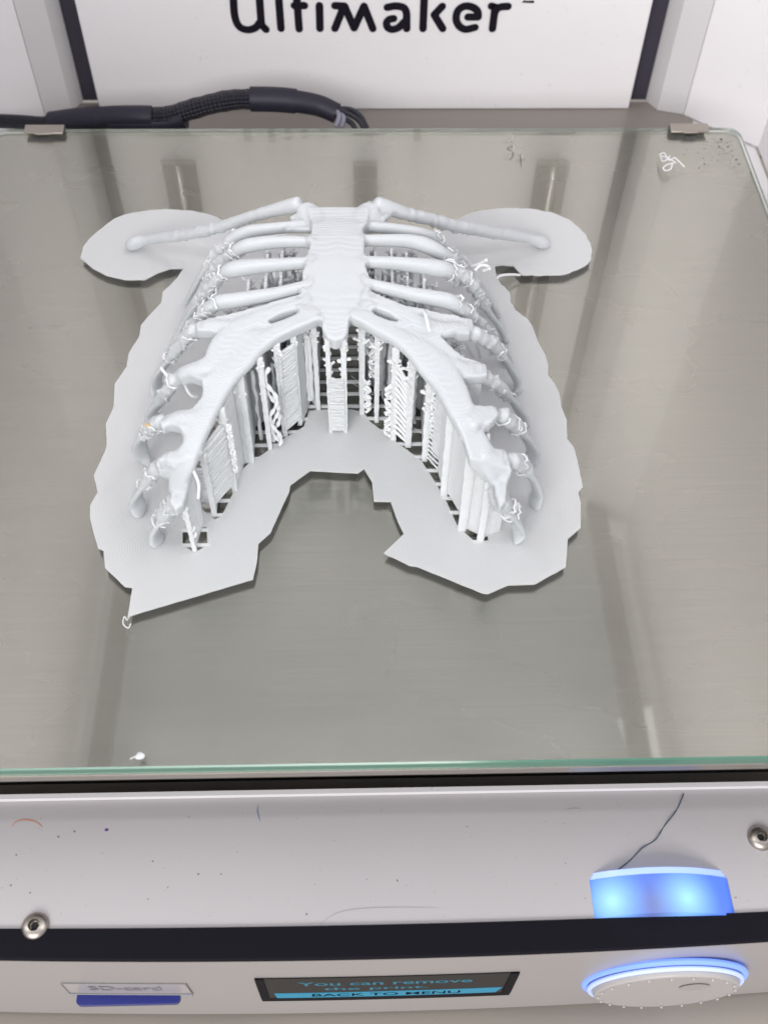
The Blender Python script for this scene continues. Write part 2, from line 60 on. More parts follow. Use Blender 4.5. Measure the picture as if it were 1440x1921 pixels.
SLABS = [('costal_cartilage', 'left', [(-13.73, -11.76, 35.0), (-19.0, -8.4, 35.26), (-24.17, -10.35, 35.18), (-28.4, -12.02, 35.02), (-34.42, -13.91, 34.56), (-40.48, -15.0, 33.89), (-43.47, -15.66, 33.31), (-43.47, -18.78, 33.32), (-40.18, -19.26, 33.76), (-36.02, -21.08, 34.43), (-37.42, -25.04, 34.14), (-39.34, -26.92, 33.75), (-42.18, -28.5, 33.08), (-44.44, -28.55, 32.09), (-46.66, -29.68, 30.76), (-46.23, -31.7, 30.71), (-43.92, -32.08, 31.81), (-40.84, -34.52, 32.92), (-40.5, -36.98, 32.14), (-40.74, -39.13, 31.77), (-42.84, -41.68, 30.98), (-45.98, -41.38, 30.5), (-48.49, -42.28, 29.52), (-50.12, -44.33, 29.48), (-49.31, -46.15, 29.53), (-47.33, -45.27, 29.6), (-45.41, -46.42, 30.34), (-44.25, -48.49, 29.6), (-44.44, -50.92, 28.37), (-46.69, -51.41, 27.49), (-48.13, -51.0, 27.0), (-50.39, -53.71, 26.93), (-49.62, -55.99, 26.51), (-48.23, -55.56, 26.52), (-47.64, -55.33, 24.27), (-47.35, -57.06, 21.95), (-47.26, -58.4, 21.7), (-47.45, -61.4, 21.68), (-45.79, -63.68, 21.71), (-44.13, -62.21, 21.7), (-43.6, -58.55, 21.83), (-42.36, -56.0, 25.43), (-41.39, -54.16, 28.5), (-40.12, -50.73, 29.4), (-38.46, -46.25, 30.98), (-37.57, -42.94, 31.42), (-36.21, -38.23, 32.36), (-34.73, -34.83, 33.36), (-33.36, -32.2, 33.79), (-30.81, -28.59, 34.12), (-27.78, -25.71, 34.54), (-23.71, -22.98, 34.95), (-19.11, -19.84, 35.0), (-13.41, -16.42, 35.0)], [(-18.5, -13.02, 35.17), (-22.72, -14.68, 35.18), (-26.1, -17.09, 35.05), (-25.54, -18.31, 34.99), (-22.65, -16.89, 35.0), (-19.24, -14.89, 35.0)], 3.0), ('costal_cartilage', 'right', [(-6.58, -14.26, 35.0), (-5.68, -16.68, 35.0), (-4.4, -17.42, 35.0), (-0.21, -20.56, 35.0), (4.17, -23.83, 34.99), (9.1, -27.61, 34.66), (11.81, -31.91, 34.24), (13.5, -35.86, 33.9), (14.8, -39.46, 33.63), (16.15, -43.97, 33.16), (17.39, -48.25, 32.54), (18.63, -50.47, 31.61), (20.09, -56.14, 29.44), (21.67, -56.91, 27.11), (23.79, -57.63, 25.65), (25.75, -57.55, 24.33), (25.86, -61.99, 24.19), (26.48, -65.78, 24.27), (28.05, -64.31, 24.25), (28.95, -58.58, 24.22), (29.97, -56.87, 26.33), (29.2, -54.67, 27.46), (28.73, -51.78, 27.56), (25.77, -52.3, 28.63), (24.15, -51.6, 29.69), (23.56, -48.61, 30.84), (25.33, -47.76, 32.05), (27.32, -45.0, 31.62), (27.05, -42.55, 31.61), (22.9, -42.6, 32.45), (18.76, -43.39, 33.03), (19.62, -34.42, 32.85), (24.01, -33.67, 32.0), (25.82, -33.02, 32.01), (25.85, -29.57, 32.03), (23.16, -28.05, 32.11), (20.05, -27.72, 33.24), (17.39, -24.93, 33.84), (15.34, -22.27, 34.41), (15.68, -20.76, 34.34), (16.92, -19.54, 34.21), (19.62, -20.41, 33.44), (22.44, -19.88, 32.54), (23.76, -16.04, 32.55), (23.34, -14.61, 32.61), (19.74, -14.35, 33.63), (15.64, -14.4, 34.42), (11.9, -13.33, 34.85), (7.5, -12.34, 35.02), (2.6, -9.86, 35.2), (-1.68, -7.02, 35.27), (-3.28, -9.29, 35.25)], [(-1.25, -13.36, 35.16), (-0.08, -13.26, 35.23), (3.12, -15.07, 35.15), (6.26, -18.06, 34.98), (3.07, -17.33, 35.02), (-0.37, -15.25, 35.0)], 3.0), ('sternum', '', [(-17.51, 28.39, 32.78), (-9.35, 28.64, 32.56), (-1.17, 28.3, 32.78), (-1.55, 21.35, 33.52), (-3.13, 18.1, 34.04), (-2.75, 14.43, 34.76), (-2.52, 10.53, 35.02), (-2.7, 7.5, 35.3), (-2.06, 4.26, 35.44), (-2.49, 1.77, 35.5), (-1.6, -1.82, 35.5), (-1.4, -5.68, 35.45), (-1.19, -9.37, 35.31), (-2.02, -12.88, 35.07), (-6.19, -14.56, 34.93), (-6.72, -17.11, 34.72), (-6.99, -20.72, 34.16), (-7.89, -22.5, 34.15), (-10.05, -23.36, 34.14), (-11.97, -22.1, 34.15), (-13.01, -19.78, 34.36), (-13.29, -16.13, 34.72), (-14.34, -14.49, 34.93), (-18.93, -11.79, 35.07), (-18.6, -8.79, 35.27), (-18.28, -5.65, 35.38), (-17.79, -3.59, 35.45), (-18.37, -1.67, 35.49), (-17.9, 1.09, 35.5), (-17.01, 3.52, 35.48), (-17.46, 5.39, 35.44), (-16.73, 8.75, 35.2), (-16.51, 11.04, 35.02), (-17.1, 13.29, 34.9), (-16.34, 15.78, 34.6), (-16.29, 19.71, 34.04), (-17.11, 23.62, 33.2)], [], 3.6), ('sternum', '', [(-17.64, 32.72, 31.73), (-15.55, 29.1, 31.88), (-15.39, 19.77, 32.07), (-23.48, 20.82, 31.62), (-21.75, 23.74, 31.39), (-22.54, 26.42, 31.38), (-20.13, 27.81, 31.68)], [], 1.5), ('sternum', '', [(-1.39, 32.85, 31.74), (-2.89, 29.06, 31.85), (-2.97, 21.45, 31.88), (2.44, 22.01, 31.4), (3.24, 25.47, 31.29), (5.55, 30.12, 29.76)], [], 1.5)]
HOLES = [[(-45.74, -44.9), (-43.2, -48.25), (-40.63, -50.58), (-39.49, -49.95), (-38.54, -48.32), (-36.75, -43.0), (-35.81, -36.15), (-32.73, -32.32), (-29.27, -29.51), (-24.7, -24.84), (-19.18, -20.47), (-17.87, -14.81), (-13.27, -14.48), (-6.36, -14.55), (-3.05, -15.55), (-1.66, -18.79), (4.45, -25.2), (11.61, -32.52), (14.73, -39.4), (17.48, -46.24), (19.7, -53.69), (23.98, -58.56), (26.94, -57.81), (26.33, -48.86), (25.08, -38.67), (24.47, -28.0), (22.39, -16.8), (20.44, -1.01), (15.09, 11.58), (9.37, 22.57), (0.15, 29.45), (-21.89, 29.64), (-32.56, 22.95), (-41.14, 12.13), (-44.76, -0.32), (-47.16, -16.0), (-49.3, -28.9), (-50.42, -37.69), (-48.33, -42.84)], [(-48.22, -54.36), (-47.56, -52.92), (-42.44, -52.83), (-41.76, -58.26), (-44.7, -60.42), (-46.62, -59.14), (-47.93, -57.55)]]
GZ = [52.8, 53.9, 53.4]
PANELS = [(20.1, -31.6, 24.7, -32.6, 30.5)]
GAPS = [(-17.7, -14.1, 4.0, 31.5), (-28.4, 16.3, 4.0, 28.5), (-24.2, 15.4, 4.0, 28.5), (-21.7, 16.7, 4.0, 28.5), (-25.8, 4.7, 4.0, 29.5), (-21.3, 5.7, 4.0, 29.5), (-29.2, 4.3, 4.0, 29.5), (-32.8, 5.9, 4.0, 28.5), (-19.4, 7.7, 4.0, 29.5), (-30.3, -6.0, 4.0, 29.5), (-27.4, -5.6, 4.0, 29.5), (-23.4, -4.7, 4.0, 29.5), (-21.5, -2.4, 4.0, 29.5), (-36.8, -5.6, 4.0, 28.5), (-33.4, -6.0, 4.0, 29.5), (-25.1, -12.1, 4.0, 30.5), (-21.8, -10.6, 4.0, 30.5), (-0.2, 16.1, 4.0, 28.5), (4.5, 16.0, 4.0, 28.5), (8.6, 16.0, 4.0, 28.5), (10.4, 16.4, 4.0, 28.5), (-0.4, 6.9, 4.0, 29.5), (4.4, 6.1, 4.0, 29.5), (7.8, 4.4, 4.0, 29.5), (8.9, 3.4, 4.0, 29.5), (12.6, 2.7, 4.0, 29.5), (15.3, 2.3, 4.0, 29.5), (5.5, -4.0, 4.0, 29.5), (8.2, -5.6, 4.0, 29.5), (3.5, -3.2, 4.0, 29.5), (0.2, -2.6, 4.0, 29.5), (11.4, -7.5, 4.0, 29.5), (1.3, -10.8, 4.0, 30.5), (3.9, -12.7, 4.0, 30.5), (19.1, -16.9, 4.0, 27.5), (20.0, -18.7, 4.0, 27.5), (-36.9, -16.3, 4.0, 27.5)]
STRAYS = [[(-46.0, -29.9, 27.0), (-45.0, -31.8, 26.0), (-43.7, -32.1, 25.0), (-43.2, -31.8, 25.0)], [(-53.1, -21.4, 24.0), (-51.9, -23.2, 24.0), (-51.1, -23.7, 23.0)], [(26.0, 13.0, 26.0), (27.6, 11.7, 28.0), (28.7, 10.4, 30.0), (29.1, 9.7, 31.0)], [(26.5, 10.2, 27.0), (27.8, 11.1, 28.0), (29.5, 11.1, 28.0), (30.5, 11.4, 27.0)], [(28.8, 11.3, 26.0), (29.6, 10.6, 27.0), (30.3, 9.8, 28.0)], [(22.2, -15.9, 27.0), (23.7, -13.7, 22.0), (25.0, -12.2, 18.0)], [(24.9, -14.9, 26.0), (26.4, -11.7, 20.0), (27.8, -8.7, 14.0)], [(26.7, -14.9, 26.0), (28.9, -10.8, 20.0), (30.0, -10.3, 16.0)], [(37.4, 36.9, 1.0), (37.9, 36.7, 2.0), (39.3, 36.6, 2.5), (41.9, 37.9, 1.5), (44.5, 38.8, 0.5)], [(11.1, -14.6, 36.0), (11.7, -17.8, 37.5), (12.3, -22.9, 37.5)], [(-42.7, -54.7, 28.0), (-41.0, -57.2, 24.0), (-41.4, -58.7, 20.0)]]
HAIRS = [[(-7.3, -14.7, 12.0), (-4.1, -13.8, 8.0)], [(-6.5, -15.0, 14.0), (-5.1, -12.6, 10.0)], [(8.9, -25.2, 6.0), (15.5, -33.8, 8.0)], [(12.9, -29.3, 6.0), (15.4, -32.8, 7.0)], [(-19.6, -16.0, 20.0), (-14.6, -14.0, 10.0)]]
MIRROR_TICKS = [(-48.5, 33.9, 40.8), (-38.7, 33.9, 41.6), (-32.0, 33.9, 40.1), (-25.2, 33.9, 39.6), (-17.6, 34.0, 39.2), (20.7, 34.0, 41.0), (0.6, 34.0, 36.7)]
THREE = [(46.65, 110.16), (48.6, 111.38), (49.25, 108.61), (47.43, 106.79), (49.05, 104.66), (47.97, 101.07), (46.04, 101.67)]
PLUS = [[(49.51, 100.17), (53.18, 100.75)], [(51.5, 103.75), (51.13, 96.61)]]
WHOLE = [158.2, 152.0, -37.6]
BURN = [-53.5, -42.6, 27.0]
DEBRIS = [(123.3, 96.3, 0.45), (123.2, 101.3, 0.38), (122.3, 103.8, 0.38), (120.7, 107.7, 0.52), (122.2, 105.9, 0.3), (119.1, 105.9, 0.38), (112.3, 97.2, 0.3), (112.0, 94.0, 0.38), (109.7, 91.7, 0.38), (107.6, 101.7, 0.26), (106.2, 99.3, 0.22), (111.1, 100.2, 0.26), (101.3, 87.7, 0.26), (97.1, 91.1, 0.22), (123.7, 93.9, 0.38), (119.5, 97.8, 0.15), (116.8, 107.9, 0.1), (118.3, 88.3, 0.17), (123.8, 108.5, 0.2), (122.5, 98.2, 0.24), (114.1, 105.0, 0.21), (119.9, 102.6, 0.24), (113.8, 102.5, 0.24), (122.9, 108.8, 0.25), (122.1, 105.3, 0.11), (119.9, 91.7, 0.17), (118.7, 106.7, 0.18), (117.0, 100.8, 0.19), (114.0, 109.1, 0.21), (119.8, 106.3, 0.24), (120.5, 107.0, 0.23), (117.9, 105.6, 0.1), (122.8, 108.5, 0.12), (116.9, 95.9, 0.24), (120.6, 108.1, 0.24), (119.4, 102.0, 0.19), (122.9, 103.1, 0.16), (119.0, 105.6, 0.1), (123.5, 106.9, 0.26), (114.9, 104.7, 0.19), (115.7, 106.3, 0.25), (116.2, 104.0, 0.21), (119.8, 99.7, 0.26), (115.6, 104.6, 0.09), (115.2, 100.6, 0.09), (117.1, 108.4, 0.1), (118.1, 107.7, 0.21), (115.4, 97.8, 0.22), (121.8, 103.5, 0.21), (123.6, 104.6, 0.17), (118.0, 106.1, 0.15), (118.0, 99.5, 0.19), (118.2, 99.3, 0.22), (118.7, 100.6, 0.23), (119.9, 100.7, 0.17), (120.3, 105.9, 0.15), (114.9, 96.0, 0.17), (122.5, 106.1, 0.15), (120.2, 101.4, 0.18), (121.3, 95.7, 0.23), (121.0, 100.2, 0.23), (117.3, 110.7, 0.15), (122.1, 100.9, 0.23), (119.0, 99.4, 0.16)]

# ------------------------------------------------------------------ materials
def mat(name, col, rough=0.5, metal=0.0, spec=0.5, sss=0.0, emit=None, es=1.0, coat=0.0):
    m = bpy.data.materials.new(name); m.use_nodes = True
    b = m.node_tree.nodes['Principled BSDF']
    b.inputs['Base Color'].default_value = (*col, 1); b.inputs['Roughness'].default_value = rough
    b.inputs['Metallic'].default_value = metal; b.inputs['Specular IOR Level'].default_value = spec
    if sss:
        b.inputs['Subsurface Weight'].default_value = sss
        b.inputs['Subsurface Radius'].default_value = (1.0, 1.0, 1.0); b.inputs['Subsurface Scale'].default_value = 0.0022
    if coat: b.inputs['Coat Weight'].default_value = coat; b.inputs['Coat Roughness'].default_value = 0.1
    if emit: b.inputs['Emission Color'].default_value = (*emit, 1); b.inputs['Emission Strength'].default_value = es
    return m
class NT:
    def __init__(s, m): s.t = m.node_tree; s.b = s.t.nodes.get('Principled BSDF')
    def n(s, typ, **k):
        x = s.t.nodes.new(typ)
        for a, v in k.items():
            if a.startswith('i_'):
                key = a[2:]; x.inputs[int(key) if key.isdigit() else key.replace('_', ' ')].default_value = v
            else: setattr(x, a, v)
        return x
    def l(s, a, b): s.t.links.new(a, b)
    def math(s, op, a, b=None, c=None):
        x = s.n('ShaderNodeMath', operation=op)
        for i, v in enumerate((a, b, c)):
            if v is None: continue
            if isinstance(v, (int, float)): x.inputs[i].default_value = v
            else: s.l(v, x.inputs[i])
        return x.outputs[0]
    def obj(s): return s.n('ShaderNodeTexCoord').outputs['Object']
    def noise(s, vec, scale, detail=3, rough=0.5, stretch=None):
        if stretch:
            mp = s.n('ShaderNodeMapping'); mp.inputs['Scale'].default_value = stretch; s.l(vec, mp.inputs[0]); vec = mp.outputs[0]
        x = s.n('ShaderNodeTexNoise'); x.inputs['Scale'].default_value = scale; x.inputs['Detail'].default_value = detail
        x.inputs['Roughness'].default_value = rough; s.l(vec, x.inputs['Vector']); return x.outputs['Fac']
    def ramp(s, f, stops):
        x = s.n('ShaderNodeValToRGB'); s.l(f, x.inputs[0]); e = x.color_ramp.elements
        while len(e) < len(stops): e.new(0.5)
        for i, (p, c) in enumerate(stops): e[i].position = p; e[i].color = (*c, 1) if len(c) == 3 else c
        return x.outputs[0]
    def bump(s, h, dist, strength=1.0, prev=None):
        x = s.n('ShaderNodeBump'); x.inputs['Distance'].default_value = dist; x.inputs['Strength'].default_value = strength
        s.l(h, x.inputs['Height'])
        if prev is not None: s.l(prev, x.inputs['Normal'])
        return x.outputs[0]

def pla(name, layer, depth, col=(0.61, 0.63, 0.65), rough_noise=0.0):
    m = mat(name, col, 0.38, sss=0.6); t = NT(m); o = t.obj()
    z = t.n('ShaderNodeSeparateXYZ'); t.l(o, z.inputs[0])
    wob = t.noise(o, 300, 2)
    zz = t.math('ADD', z.outputs[2], t.math('MULTIPLY', wob, 0.00008))
    fr = t.math('FRACT', t.math('DIVIDE', zz, layer*SC))
    tri = t.math('ABSOLUTE', t.math('SUBTRACT', fr, 0.5))
    nrm = t.bump(tri, depth*SC)
    fine = t.noise(o, 900, 3)
    nrm = t.bump(fine, (0.05+rough_noise)*SC, 1.0, nrm)
    t.l(nrm, t.b.inputs['Normal'])
    return m
M_pla = pla('white_plastic_layered', 0.17, 0.15)  # same plastic as supports and brim, darkened against the strong light on top
M_sup = pla('white_plastic_support', 0.45, 0.22, rough_noise=0.15, col=(0.80, 0.82, 0.84))  # same plastic painted paler, standing in for light missing inside the cage
M_str = mat('white_plastic_strand', (0.80, 0.81, 0.825), 0.3, sss=0.35)  # paler copy of the plastic, like the supports, for missing interior light
def brim_mat():
    m = mat('white_plastic_brim', (0.92, 0.93, 0.945), 0.42, sss=0.3); t = NT(m); o = t.obj()  # paler copy of the plastic, making up for weak light on the brim
    a = t.n('ShaderNodeAttribute', attribute_name='edge_distance')
    fr = t.math('ABSOLUTE', t.math('SUBTRACT', t.math('FRACT', t.math('DIVIDE', a.outputs['Fac'], 0.62)), 0.5))
    nrm = t.bump(fr, 0.07*SC)
    nrm = t.bump(t.noise(o, 60, 4), 0.25*SC, 1.0, nrm)
    t.l(nrm, t.b.inputs['Normal'])
    tl = t.n('ShaderNodeBsdfTranslucent'); tl.inputs[0].default_value = (0.95, 0.93, 0.80, 1); ms = t.n('ShaderNodeMixShader'); ms.inputs[0].default_value = 0.3
    out = t.t.nodes['Material Output']; t.l(t.b.outputs[0], ms.inputs[1]); t.l(tl.outputs[0], ms.inputs[2]); t.l(ms.outputs[0], out.inputs[0])
    return m
M_brim = brim_mat()

def alu_mat():
    m = mat('brushed_aluminium', (0.60, 0.585, 0.54), 0.27, 1.0); t = NT(m); o = t.obj()
    t.b.inputs['Anisotropic'].default_value = 0.8; t.b.inputs['Anisotropic Rotation'].default_value = 0.25
    tg = t.n('ShaderNodeTangent', direction_type='UV_MAP'); tg.uv_map = 'UVMap'; t.l(tg.outputs[0], t.b.inputs['Tangent'])
    br = t.noise(o, 100, 4, 0.7, (0.35, 22, 1)); br2 = t.noise(o, 14, 3, 0.6, (1, 1.6, 1)); br3 = t.noise(o, 260, 3, 0.7, (0.12, 9, 1))
    mx = t.n('ShaderNodeMix', data_type='RGBA'); t.l(t.math('ADD', t.math('MULTIPLY', t.math('ADD', br, t.math('MULTIPLY', br3, 1.4)), 0.30), t.math('SUBTRACT', t.math('MULTIPLY', br2, 0.3), 0.01)), mx.inputs[0])
    mx.inputs[6].default_value = (0.395, 0.37, 0.335, 1); mx.inputs[7].default_value = (0.60, 0.565, 0.51, 1)
    t.l(mx.outputs[2], t.b.inputs['Base Color'])
    t.l(t.math('ADD', 0.20, t.math('MULTIPLY', br2, 0.14)), t.b.inputs['Roughness'])
    return m
M_alu = alu_mat()
def glass_top():
    m = bpy.data.materials.new('clear_glass'); m.use_nodes = True; t = NT(m); t.t.nodes.clear()
    o = t.n('ShaderNodeOutputMaterial'); g = t.n('ShaderNodeBsdfGlass'); g.inputs['Roughness'].default_value = 0.0; g.inputs['IOR'].default_value = 1.5
    g.inputs['Color'].default_value = (0.985, 0.992, 0.98, 1); t.l(g.outputs[0], o.inputs[0])
    return m
M_glass = glass_top()
def clear_edge(name, col, tr):
    m = mat(name, col, 0.15, spec=0.8); q = NT(m); a = q.n('ShaderNodeBsdfTransparent'); a.inputs[0].default_value = (0.85, 0.95, 0.88, 1); x = q.n('ShaderNodeMixShader'); x.inputs[0].default_value = tr
    q.l(q.b.outputs[0], x.inputs[1]); q.l(a.outputs[0], x.inputs[2]); q.l(x.outputs[0], q.t.nodes['Material Output'].inputs[0]); return m
M_gback = clear_edge('pale_glass_edge', (0.50, 0.60, 0.52), 0.55)
M_gside = clear_edge('green_side_edge', (0.14, 0.36, 0.26), 0.45)
M_gbot = bpy.data.materials.new('glass_underside'); M_gbot.use_nodes = True
_t = M_gbot.node_tree; _t.nodes.clear(); _a = _t.nodes.new('ShaderNodeOutputMaterial'); _b = _t.nodes.new('ShaderNodeBsdfTransparent'); _t.links.new(_b.outputs[0], _a.inputs[0])
M_gedge = mat('green_glass_edge', (0.075, 0.20, 0.14), 0.12, spec=0.8)
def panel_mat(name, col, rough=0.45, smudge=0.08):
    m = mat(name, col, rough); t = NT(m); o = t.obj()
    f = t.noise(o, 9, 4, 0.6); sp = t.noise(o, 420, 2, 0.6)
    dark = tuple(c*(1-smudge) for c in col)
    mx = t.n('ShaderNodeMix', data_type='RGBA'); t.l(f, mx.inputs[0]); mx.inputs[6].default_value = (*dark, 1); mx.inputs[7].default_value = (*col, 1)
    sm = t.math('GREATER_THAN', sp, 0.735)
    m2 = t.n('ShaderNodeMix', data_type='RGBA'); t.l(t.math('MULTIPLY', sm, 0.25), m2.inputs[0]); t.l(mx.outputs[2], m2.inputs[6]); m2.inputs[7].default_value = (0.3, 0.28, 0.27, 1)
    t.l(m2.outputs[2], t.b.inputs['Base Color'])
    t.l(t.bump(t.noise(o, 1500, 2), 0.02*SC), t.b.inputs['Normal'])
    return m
M_white = panel_mat('white_panel', (0.79, 0.765, 0.78))
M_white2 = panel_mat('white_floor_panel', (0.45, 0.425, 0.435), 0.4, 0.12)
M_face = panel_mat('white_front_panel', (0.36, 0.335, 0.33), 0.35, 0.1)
M_grey = panel_mat('shaded_column', (0.60, 0.58, 0.59), 0.4)  # white wall greyed: the shade beside the gap is in its colour
M_black = mat('black_edge', (0.006, 0.005, 0.009), 0.6, spec=0.1)
M_void = mat('dark_recess', (0.02, 0.018, 0.018), 0.7, spec=0.2)
M_rail = mat('grey_rail', (0.17, 0.165, 0.165), 0.6, spec=0.2)
M_gap = mat('gap_shade', (0.045, 0.04, 0.055), 0.6, spec=0.2)  # near-black colour stands for the shade in the gaps beside the back panel
M_ink = mat('black_print', (0.012, 0.010, 0.016), 0.9, spec=0.05)
M_tan = panel_mat('tan_metal_floor', (0.25, 0.22, 0.20), 0.4)
M_steel = mat('steel', (0.55, 0.53, 0.51), 0.28, 1.0)
M_clip = mat('spring_steel', (0.42, 0.38, 0.34), 0.38, 1.0)
M_chrome = mat('chrome', (0.8, 0.8, 0.8), 0.12, 1.0)
def braid():
    m = mat('black_braided_sleeve', (0.014, 0.013, 0.022), 0.5); t = NT(m)
    uv = t.n('ShaderNodeTexCoord').outputs['UV']
    s = t.n('ShaderNodeSeparateXYZ'); t.l(uv, s.inputs[0])
    a = t.math('SINE', t.math('MULTIPLY', t.math('ADD', s.outputs[0], s.outputs[1]), 6.283)); b = t.math('SINE', t.math('MULTIPLY', t.math('SUBTRACT', s.outputs[0], s.outputs[1]), 6.283))
    h = t.math('MULTIPLY', a, b); t.l(t.bump(h, 0.5*SC), t.b.inputs['Normal'])
    return m
M_braid = braid()
M_shrink = mat('dark_heat_shrink', (0.020, 0.018, 0.030), 0.5, spec=0.3)
M_wire = mat('black_wire', (0.012, 0.012, 0.02), 0.35)
M_wwire = mat('pale_wire', (0.22, 0.21, 0.27), 0.4)
M_table = panel_mat('beige_table', (0.30, 0.265, 0.235), 0.6)

# ------------------------------------------------------------------ mesh helpers (millimetres in, metres out)
class MB:
    def __init__(s): s.V = []; s.F = []; s.UV = []; s.n = 0
    def add(s, V, F):
        V = [tuple(v) for v in V]; k = len(s.V); s.V += V; s.F += [tuple(i+k for i in f) for f in F]; return s
    def box(s, x0, x1, y0, y1, z0, z1):
        V = [(x, y, z) for z in (z0, z1) for y in (y0, y1) for x in (x0, x1)]
        return s.add(V, [(0, 2, 3, 1), (4, 5, 7, 6), (0, 1, 5, 4), (2, 6, 7, 3), (0, 4, 6, 2), (1, 3, 7, 5)])
    def prism(s, poly, z0, z1, plane='xy', holes=()):
        loops = [list(poly)]+[list(h) for h in holes]
        pts = [p for l in loops for p in l]; n = len(pts)
        def P(p, z): return (p[0], p[1], z) if plane == 'xy' else (p[0], z, p[1])
        V = [P(p, z0) for p in pts]+[P(p, z1) for p in pts]
        tri = tessellate_polygon([[Vector((p[0], p[1], 0)) for p in l] for l in loops])
        F = []
        for a, b, c in tri:
            F.append((a+n, b+n, c+n)); F.append((c, b, a))
        k = 0
        for l in loops:
            m = len(l)
            for i in range(m):
                j = (i+1) % m; F.append((k+i, k+j, k+j+n, k+i+n))
            k += m
        return s.add(V, F)
    def tube(s, P, r, sides=6, closed=False):
        P = [Vector(p[:3]) for p in P]; R = r if isinstance(r, (list, tuple)) else [r]*len(P)
        V = []; F = []; prev = None; n = len(P)
        for i, p in enumerate(P):
            t = (P[min(i+1, n-1)]-P[max(i-1, 0)])
            if t.length < 1e-6: t = Vector((0, 0, 1))
            t.normalize()
            if prev is None: prev = t.orthogonal()
            a = (prev - t*prev.dot(t)); a = a.normalized() if a.length > 1e-6 else t.orthogonal().normalized()
            b = t.cross(a); prev = a
            for k in range(sides):
                an = 2*math.pi*k/sides; V.append(p + (a*math.cos(an)+b*math.sin(an))*R[i])
        for i in range(n-1):
            for k in range(sides):
                k2 = (k+1) % sides; F.append((i*sides+k, i*sides+k2, (i+1)*sides+k2, (i+1)*sides+k))
        F.append(tuple(range(sides-1, -1, -1))); F.append(tuple((n-1)*sides+k for k in range(sides)))
        return s.add(V, F)
    def blob(s, c, r, jag=0.25, sub=1):
        bm = bmesh.new(); bmesh.ops.create_icosphere(bm, subdivisions=sub, radius=1)
        rr = (r, r, r) if isinstance(r, (int, float)) else r
        V = [tuple(c[i]+v.co[i]*rr[i]*(1+random.uniform(-jag, jag)) for i in range(3)) for v in bm.verts]
        F = [tuple(v.index for v in f.verts) for f in bm.faces]; bm.free(); return s.add(V, F)
def wloc(o):
    v = Vector(o.location)
    while o.parent: o = o.parent; v += o.location
    return v
def mk(name, mb, m, parent=None, smooth=True, recalc=True, origin=None):
    V = np.array(mb.V, dtype=float)*SC
    off = wloc(parent) if parent is not None else (Vector(origin)*SC if origin else Vector((0, 0, 0)))
    V = V-np.array(off)
    me = bpy.data.meshes.new(name); me.from_pydata(V.tolist(), [], mb.F); me.update()
    if recalc:
        bm = bmesh.new(); bm.from_mesh(me); bmesh.ops.recalc_face_normals(bm, faces=bm.faces); bm.to_mesh(me); bm.free()
    for q in (m if isinstance(m, (list, tuple)) else [m]): me.materials.append(q)
    if smooth:
        me.polygons.foreach_set('use_smooth', [True]*len(me.polygons))
        me.set_sharp_from_angle(angle=math.radians(38))
    o = bpy.data.objects.new(name, me); COL.objects.link(o)
    if parent is not None: o.parent = parent
    elif origin: o.location = off
    return o
def bev(o, w, seg=2):
    """apply a bevel of w millimetres"""
    md = o.modifiers.new('bevel', 'BEVEL'); md.width = w*SC; md.segments = seg; md.limit_method = 'ANGLE'; md.angle_limit = math.radians(40); md.use_clamp_overlap = True
    return o
def thing(name, label, cat, loc, group=None):
    o = bpy.data.objects.new(name, None); COL.objects.link(o); o.location = Vector(loc)*SC; o.empty_display_size = 0.01
    bpy.context.view_layer.update()
    o['label'] = label; o['category'] = cat
    if group: o['group'] = group
    return o
def tag(o, label, cat=None, group=None, kind=None):
    if label: o['label'] = label
    if cat: o['category'] = cat
    if group: o['group'] = group
    if kind: o['kind'] = kind
    return o
def resample(P, step):
    """Catmull-Rom through rows of numbers, about `step` mm apart"""
    P = [np.array(p, float) for p in P]; out = []
    Q = [2*P[0]-P[1]]+P+[2*P[-1]-P[-2]]
    for i in range(1, len(Q)-2):
        a, b, c, d = Q[i-1:i+3]; n = max(1, int(round(np.linalg.norm((c-b)[:3])/step)))
        for k in range(n):
            t = k/n; out.append(0.5*((2*b)+(-a+c)*t+(2*a-5*b+4*c-d)*t*t+(-a+3*b-3*c+d)*t**3))
    out.append(P[-1]); return out
def ribbon(mb, P, sides=14, power=2.4, jag=0.0):
    """solid band with a superellipse section: half width p[3] sideways, half thickness p[4]"""
    V = []; F = []; n = len(P); pb = None
    for i, p in enumerate(P):
        c = Vector(p[:3]); t = Vector(P[min(i+1, n-1)][:3])-Vector(P[max(i-1, 0)][:3]); t.normalize()
        b = t.cross(Vector((0, 0, 1)))
        if pb is not None:
            if b.dot(pb) < 0: b = -b
            b = b*1.0+pb*0.35
        b = (b-t*b.dot(t)).normalized(); pb = b; nn = b.cross(t).normalized()
        e = 1.0
        if i == 0 or i == n-1: e = 0.55
        elif i == 1 or i == n-2: e = 0.9
        for k in range(sides):
            a = 2*math.pi*k/sides; ca, sa = math.cos(a), math.sin(a)
            x = abs(ca)**(2/power)*math.copysign(1, ca); y = abs(sa)**(2/power)*math.copysign(1, sa)
            j = 1+random.uniform(-jag, jag)
            V.append(c+b*x*p[3]*e*j+nn*y*p[4]*e*j)
    for i in range(n-1):
        for k in range(sides):
            k2 = (k+1) % sides; F.append((i*sides+k, i*sides+k2, (i+1)*sides+k2, (i+1)*sides+k))
    F.append(tuple(range(sides-1, -1, -1))); F.append(tuple((n-1)*sides+k for k in range(sides)))
    mb.add(V, F)
